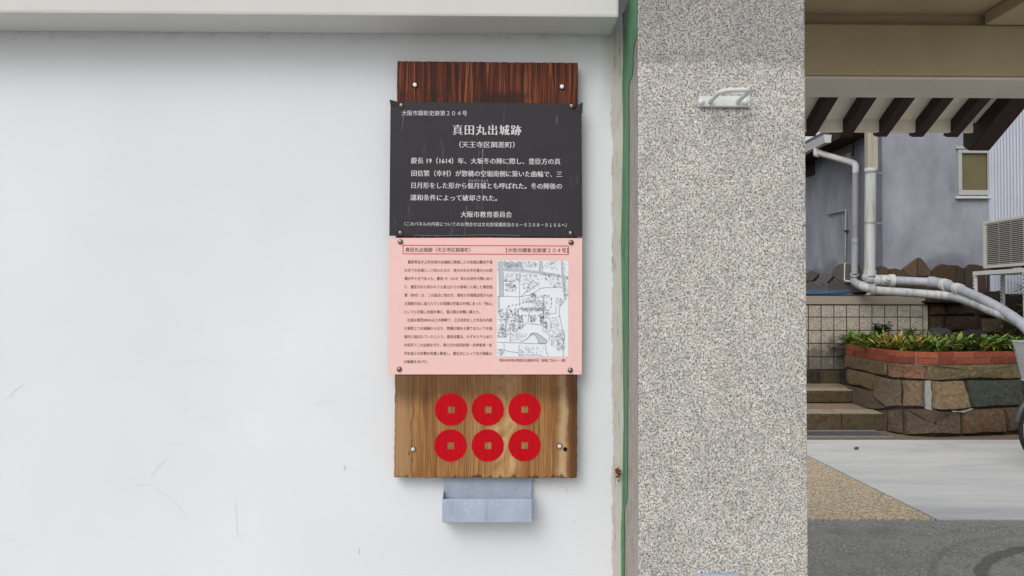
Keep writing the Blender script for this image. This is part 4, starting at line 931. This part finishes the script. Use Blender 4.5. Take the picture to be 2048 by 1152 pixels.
# brick rim
mb = MB(); mm = MB(); hcrs = .061
L_ = [Vector((p.x, p.y, 0)) for p in path]
def along(s):
    for a, b in zip(L_, L_[1:]):
        l = (b - a).length
        if s <= l: return a + (b - a)*(s/l), (b - a).normalized()
        s -= l
    return L_[-1], (L_[-1] - L_[-2]).normalized()
tot = sum((b-a).length for a, b in zip(L_, L_[1:]))
for crs in range(2):
    s = 0; first = True
    while s < tot - .05:
        e = min(tot, s + (.245 if first else .212)); first = False
        if tot - e < .1: e = tot
        (a, ta), (b, tb) = along(s + .006), along(e - .006); t_ = (b - a).normalized(); n_ = Vector((-t_.y, t_.x, 0)); n_ = n_ if n_.dot(a - CAM) > 0 else -n_
        za = zR - .132 + crs*(hcrs + .008); f_ = -.004 + random.uniform(-.002, .002)
        qs = [a + n_*f_, b + n_*f_, b + n_*.10, a + n_*.10]
        cc = random.choice([A(150, 78, 58), A(138, 70, 54), A(156, 86, 62), A(124, 64, 52), A(142, 76, 58)] if crs else [A(130, 68, 54), A(120, 62, 50), A(136, 76, 60), A(108, 60, 50)])
        mb.prism([q + Vector((0, 0, za)) for q in qs], (0, 0, hcrs), 0, cc)
        if crs == 0:
            (a, ta), (b, tb) = along(s), along(e)
            mm.prism([q + Vector((0,0,zR - .145)) for q in (a + n_*.008, b + n_*.008, b + n_*.094, a + n_*.094)], (0, 0, .140))
        s = e
mb.build('brick_rim', M['brick'], plt, bevel=.004, seg=1)
mm.build('brick_bed', M['bmortar'], plt)
yb_ = yT - .035
mb = MB().face([Vector((p.x + (.06 if i < 3 else 0), p.y + .06, zR - .04)) for i, p in enumerate(path)] + [Vector((path[-1].x, yb_, zR - .04)), Vector((path[0].x, yb_, zR - .04))]); mb.build('planting_soil', M['soil'], plt)

# rubble wall right of the tiled wall
rw = thing('rubble_wall', 'dark rubble stone retaining wall behind the planter, right of the tiled wall', 'wall', (P(1950, 650, yT).x, yT + .1, 0))
MB().box((xT1 + .004, yT + .05, 0), (XSD + .03, yT + .158, P(1900, 601, yT).z)).build('wall_core', M['darks'], rw)
mb = MB()
for poly, c_ in (([(1168,628),(1305,632),(1318,700),(1328,728),(1170,735)], A(97, 78, 62)), ([(1314,640),(1400,628),(1490,630),(1560,650),(1598,715),(1450,735),(1332,722)], A(76, 62, 51)), ([(1170,742),(1300,736),(1304,860),(1170,900)], A(90, 76, 62)), ([(1310,740),(1612,742),(1618,860),(1310,880)], A(83, 67, 53)), ([(1655,765),(1760,758),(2048,772),(2048,900),(1660,900)], A(102, 92, 76)), ([(1606,640),(1900,650),(2048,680),(2048,760),(1760,750),(1612,730)], A(60, 53, 46)), ([(2056,690),(2400,690),(2400,900),(2056,900)], A(88, 78, 67)), ([(1690,520),(1900,505),(2300,510),(2300,640),(1900,640),(1700,620)], A(69, 62, 55)),
                 ([(1170,905),(1600,890),(1600,1000),(1170,1000)], A(74, 64, 55))):
    pts = [P(*U(u, v), yT + .05) for u, v in densify(poly, 40, 5)]; cx = sum(pts, Vector())/len(pts); n = len(pts)
    vs = pts + [p + (cx-p)*.12 + Vector((0,-.05,0)) for p in pts] + [cx + Vector((0,-.075,0))]
    fs = []
    for i in range(n): j = (i+1) % n; fs += [(i, j, n+j, n+i), (n+i, n+j, 2*n)]
    mb.add(vs, fs, 0, c_)
mb.build('stone_face', M['stone'], rw, smooth=40)
a, b = P(*U(1140, 582), yT - .1), P(*U(1510, 628), yT - .1)
tag(MB().prism([(a.x, yT - .1, b.z + .02), (b.x, yT - .1, b.z), (b.x, yT - .1, a.z - .02), (a.x, yT - .1, a.z - .03)], (0, .30, 0), 0, A(62, 58, 54)).build('stone_slab', M['stone'], at=(a.x, yT, b.z), bevel=.008), 'dark flat stone slab on the rubble wall under the two pipes', 'slab')
for (u, v, rx, rz, lab) in ((1280, 905, .17, .09, 'blue grey rounded rock at the back of the planter, left of the other rock'), (1570, 912, .20, .08, 'low dark rock at the back of the planter, right of the other rock')):
    q = P(*U(u, v), yT - .22); mb = MB(); seg, rg = 12, 6; vs = []; fs = []
    for i in range(rg + 1):
        for k_ in range(seg):
            th, ph = math.pi*i/rg, 2*math.pi*k_/seg; s_ = random.uniform(.86, 1.1); vs.append(q + Vector((rx*math.sin(th)*math.cos(ph)*s_, .13*math.sin(th)*math.sin(ph)*s_, rz*math.cos(th)*s_)))
    for i in range(rg):
        for k_ in range(seg): fs.append((i*seg+k_, i*seg+(k_+1) % seg, (i+1)*seg+(k_+1) % seg, (i+1)*seg+k_))
    tag(mb.add(vs, fs, 0, A(78, 76, 76)).build('rock', M['stone'], at=q, smooth=50), lab, 'rock')

# ================================================================= PLANTS
def blade(mb, base, dirv, ln_, wd, c, droop=.5, nseg=4):
    d_ = Vector(dirv).normalized(); side = d_.cross(Vector((0,0,1)))
    side = side.normalized() if side.length > .05 else Vector((1,0,0)); p = Vector(base); vs = []; cur = d_.copy()
    for i in range(nseg + 1):
        t = i/nseg; w_ = wd*(.45 + 1.1*t if t < .5 else 2*(1-t))*.5 + .0005
        up = side.cross(cur).normalized()
        vs += [p - side*w_ + up*w_*.35, p.copy(), p + side*w_ + up*w_*.35]
        cur = (cur + Vector((0,0,-droop/nseg*(.3 + t)))).normalized(); p = p + cur*(ln_/nseg)
    fs = []
    for i in range(nseg):
        o = i*3; fs += [(o, o+1, o+4, o+3), (o+1, o+2, o+5, o+4)]
    mb.add(vs, fs, 0, c)
GR = [(74,104,44),(94,124,50),(116,146,58),(60,86,40),(142,160,72),(84,112,54),(46,68,34)]
YE = [(172,164,70),(190,164,78),(160,142,62),(136,144,56)]
RD = [(150,92,60),(176,120,84),(128,70,50),(160,130,70)]
mb = MB(); cnt = 0
for i in range(330):
    px = random.uniform(1694, 2075); i2 = max(0, min(len(pxs)-2, next((k for k in range(len(pxs)-1) if px < pxs[k+1]), len(pxs)-2)))
    t = (px - pxs[i2])/(pxs[i2+1]-pxs[i2]); e = path[i2].lerp(path[i2+1], t)
    bk = random.random()**.8; y = e.y + .09 + bk*min(.75, yT - .25 - e.y)
    if y > yT - .08: continue
    b_ = Vector((e.x + (y - e.y)*.45, y, zR - .045))
    warm = math.exp(-((px - 1815)/55)**2) * (1 if bk > .2 else .4)
    for k_ in range(random.randint(7, 12)):
        az = random.uniform(0, 2*math.pi); el = random.uniform(.15, 1.0)
        r_ = random.random(); c_ = random.choice(RD) if r_ < warm*.2 else random.choice(YE) if r_ < .10 + warm*.55 else random.choice(GR)
        f_ = random.uniform(.8, 1.15); c_ = tuple(min(255, v*f_) for v in c_)
        blade(mb, b_ + Vector((random.uniform(-.03, .03), random.uniform(-.03, .03), random.uniform(0, .11))), (math.cos(az)*math.cos(el), math.sin(az)*math.cos(el), math.sin(el)), random.uniform(.12, .23), random.uniform(.024, .042), A(*c_), random.uniform(.4, 1.6))
tag(mb.build('ground_cover', M['leaf'], recalc=False, at=(path[3].x, path[3].y, zR)), 'green and yellowing strappy ground cover filling the brick rimmed planter', 'plants', kind='stuff')
def shrub(name, label, px, py, Y, h, n, cols, wd, ln_, up=.9):
    b_ = P(px, py, Y); b_.z = zR - .05 if Y < yT else b_.z
    t = thing(name, label, 'plant', b_); m1, m2 = MB(), MB()
    for s in range(max(2, n//14)):
        tx, ty = random.uniform(-.12, .12), random.uniform(-.06, .06); hh = h*random.uniform(.6, 1); tp = b_ + Vector((tx, ty, hh))
        m2.tube([b_ + Vector((tx*.2, ty*.2, 0)), b_ + Vector((tx*.6, ty*.6, hh*.5)), tp], [.006, .005, .003], 6)
        for i in range(14):
            f_ = random.uniform(.3, 1); q = b_ + Vector((tx*f_, ty*f_, hh*f_)); az = random.uniform(0, 6.28)
            blade(m1, q, (math.cos(az), math.sin(az), random.uniform(-.1, up)), ln_*random.uniform(.6, 1.1), wd, A(*random.choice(cols)), random.uniform(.2, .8), 3)
    m2.build('stem', plain('stem_' + name, A(70, 66, 40)), t); m1.build('foliage', M['leaf'], t, recalc=False)
shrub('broad_leaf_shrub', 'dark green small leaved shrub rising above the ground cover before the tiled wall', 1766, 690, yT - .16, .34, 230, [(50,80,44),(60,94,52),(40,66,38)], .04, .09)
shrub('broad_leaf_shrub', 'grassy green plant in front of the tiled wall end, right of the taller shrub', 1830, 690, yT - .18, .24, 120, [(84,114,58),(104,130,72),(64,96,50)], .02, .15)
shrub('broad_leaf_shrub', 'thin grassy plant with reddish tips in front of the rubble wall', 2012, 690, yT - .35, .26, 60, [(70,98,48),(140,84,56),(60,86,40)], .014, .16)
q = P(2075, 640, yT - .75)
t = thing('yellow_palm', 'yellow green palm like plant with arching leaves at the right edge behind the planter', 'plant', (q.x, q.y, zR - .05))
mb = MB()
for cx_, cy_ in ((2052, 622), (2054, 578), (2090, 600)):
    c_ = P(cx_, cy_, yT - .75)
    for i in range(34):
        az = random.uniform(0, 6.28); blade(mb, c_, (math.cos(az), math.sin(az), random.uniform(-.1, .9)), random.uniform(.2, .34), .018, A(*random.choice([(150,140,60),(124,128,50),(168,150,72),(96,108,46)])), random.uniform(.5, 1.3), 5)
mb.build('foliage', M['leaf'], t, recalc=False)
c_ = P(2075, 600, yT - .75); MB().tube([(q.x, q.y, zR - .05), (c_.x - .02, c_.y, c_.z - .2), c_], [.03, .025, .012], 8).build('stem', plain('palm_stem', A(84, 70, 46)), t)

# ================================================================= BICYCLE (only its front edge enters the frame)
by = G(2100, 940).y; rw_ = .335
axx = V(2036.5, 880, 1).x
ax = P(2037, 880, by).x + rw_
bi = thing('bicycle', 'parked bicycle with grey basket at the right edge, front wheel toward the courtyard', 'bicycle', (ax + .5, by, 0))
def circ(cx, cz, r, y=by, n=40, a0=0, a1=2*math.pi): return [(cx + r*math.cos(a0 + (a1-a0)*i/n), y, cz + r*math.sin(a0 + (a1-a0)*i/n)) for i in range(n + (a1-a0 < 6.28))]
for cx in (ax, ax + 1.08):
    tyre = MB().tube(circ(cx, rw_, rw_ - .018), .018, 10, closed=True).build('wheel', M['rubber'], bi, smooth=60)
    mb = MB().tube(circ(cx, rw_, rw_ - .042), .009, 8, closed=True); mb.build('rim', M['chrome'], tyre, smooth=60)
    mb = MB()
    for i in range(28): a_ = 2*math.pi*i/28; mb.tube([(cx, by + (.02 if i % 2 else -.02), rw_), (cx + (rw_-.045)*math.cos(a_), by, rw_ + (rw_-.045)*math.sin(a_))], .0012, 4)
    mb.tube([(cx, by - .05, rw_), (cx, by + .05, rw_)], .018, 10); mb.build('spoke_set', M['chrome'], tyre)
    a0, a1 = (R(20), R(168)) if cx == ax else (R(10), R(190))
    MB().tube(circ(cx, rw_, rw_ + .022, n=24, a0=a0, a1=a1), .026, 10, sq=1.0).build('mudguard', M['fender'], bi, smooth=60)
MB().tube([(ax - .30, by - .03, rw_ + .17), (ax - .12, by - .04, rw_ + .12), (ax, by - .05, rw_)], .0035, 6).build('mudguard_stay', M['chrome'], bi)
hd = (ax + .20, by, .80)
for s in (-.055, .055): MB().tube([(ax, by + s, rw_), (ax + .14, by + s*.8, .66), (ax + .16, by + s*.3, .72)], .011, 8).build('fork_blade', M['sheen'], bi, smooth=60)
mb = MB(); mb.tube([(ax + .155, by, .70), (ax + .22, by, .90)], .02, 10); mb.tube([(ax + .17, by, .74), (ax + .50, by, .34), (ax + .62, by, .29)], .018, 10); mb.tube([(ax + .62, by, .29), (ax + .78, by, .80)], .016, 10)
for s in (-.06, .06): mb.tube([(ax + .62, by, .29), (ax + 1.08, by + s, rw_)], .009, 8); mb.tube([(ax + .72, by, .66), (ax + 1.08, by + s, rw_)], .008, 8)
mb.build('frame', M['sheen'], bi, smooth=60)
MB().tube(smoothpath([(ax + .42, by - .27, .98), (ax + .27, by - .24, 1.0), (ax + .23, by - .08, .98), (ax + .23, by, .96), (ax + .23, by + .08, .98), (ax + .27, by + .24, 1.0), (ax + .42, by + .27, .98)], 5), .011, 8).build('handlebar', M['chrome'], bi, smooth=60)
MB().prism([(ax + .68, by - .03, .84), (ax + .93, by - .09, .85), (ax + .96, by, .86), (ax + .93, by + .09, .85), (ax + .68, by + .03, .84)], (0, 0, .06)).build('saddle', M['saddle'], bi, bevel=.02)
mb = MB().tube([(ax + .62, by - .06, .29), (ax + .62, by + .06, .29)], .02, 10); mb.lathe([(.08, -.003), (.08, .003)], (ax + .62, by - .05, .29), (0,1,0), 24); mb.tube([(ax + .62, by - .07, .29), (ax + .70, by - .07, .14)], .009, 6); mb.tube([(ax + .62, by + .07, .29), (ax + .54, by + .07, .44)], .009, 6); mb.box((ax + .66, by - .16, .125), (ax + .75, by - .075, .15)); mb.box((ax + .50, by + .075, .43), (ax + .59, by + .16, .455)); mb.build('crank', M['fender'], bi)
# basket: tapered, woven slats
yb0 = by + .17
tl, bl_ = P(2025.5, 683, yb0), P(2037.5, 758, yb0)
zt_, zb_ = tl.z, bl_.z; x0t, x0b = tl.x, bl_.x; x1t, x1b = x0t + .36, x0b + .30
mb = MB()
def lv(f_): return (x0b + (x0t-x0b)*f_, x1b + (x1t-x1b)*f_, by - .13 - .04*f_, by + .13 + .04*f_, zb_ + (zt_-zb_)*f_)
xa, xb2, ya_, yb2, zz = lv(1)
for i in range(21):
    f_ = i/20; xa, xb2, ya_, yb2, zz = lv(f_); r_ = .004 if i not in (0, 20) else .010
    mb.tube([(xa, ya_, zz), (xb2, ya_, zz), (xb2, yb2, zz), (xa, yb2, zz)], r_, 6, closed=True)
for i in range(14):
    t_ = i/13
    for side in range(2):
        p_ = []
        for f_ in (0, 1):
            xa, xb2, ya_, yb2, zz = lv(f_); p_.append((xa + (xb2-xa)*t_, (ya_, yb2)[side], zz))
        mb.tube(p_, .0045, 5)
        p_ = []
        for f_ in (0, 1):
            xa, xb2, ya_, yb2, zz = lv(f_); p_.append(((xa, xb2)[side], ya_ + (yb2-ya_)*t_, zz))
        mb.tube(p_, .0045, 5)
xa, xb2, ya_, yb2, zz = lv(0); mb.box((xa, ya_, zz - .004), (xb2, yb2, zz + .004))
mb.build('basket', M['basket'], bi)
mb = MB().tube([(ax, by - .07, rw_), (x0b + .05, by - .08, zb_ - .005)], .006, 6); mb.tube([(ax, by + .07, rw_), (x0b + .05, by + .08, zb_ - .005)], .006, 6); mb.tube([(ax + .21, by, .86), (x1t - .02, by, .86)], .008, 6); mb.build('basket_stay', M['chrome'], bi)
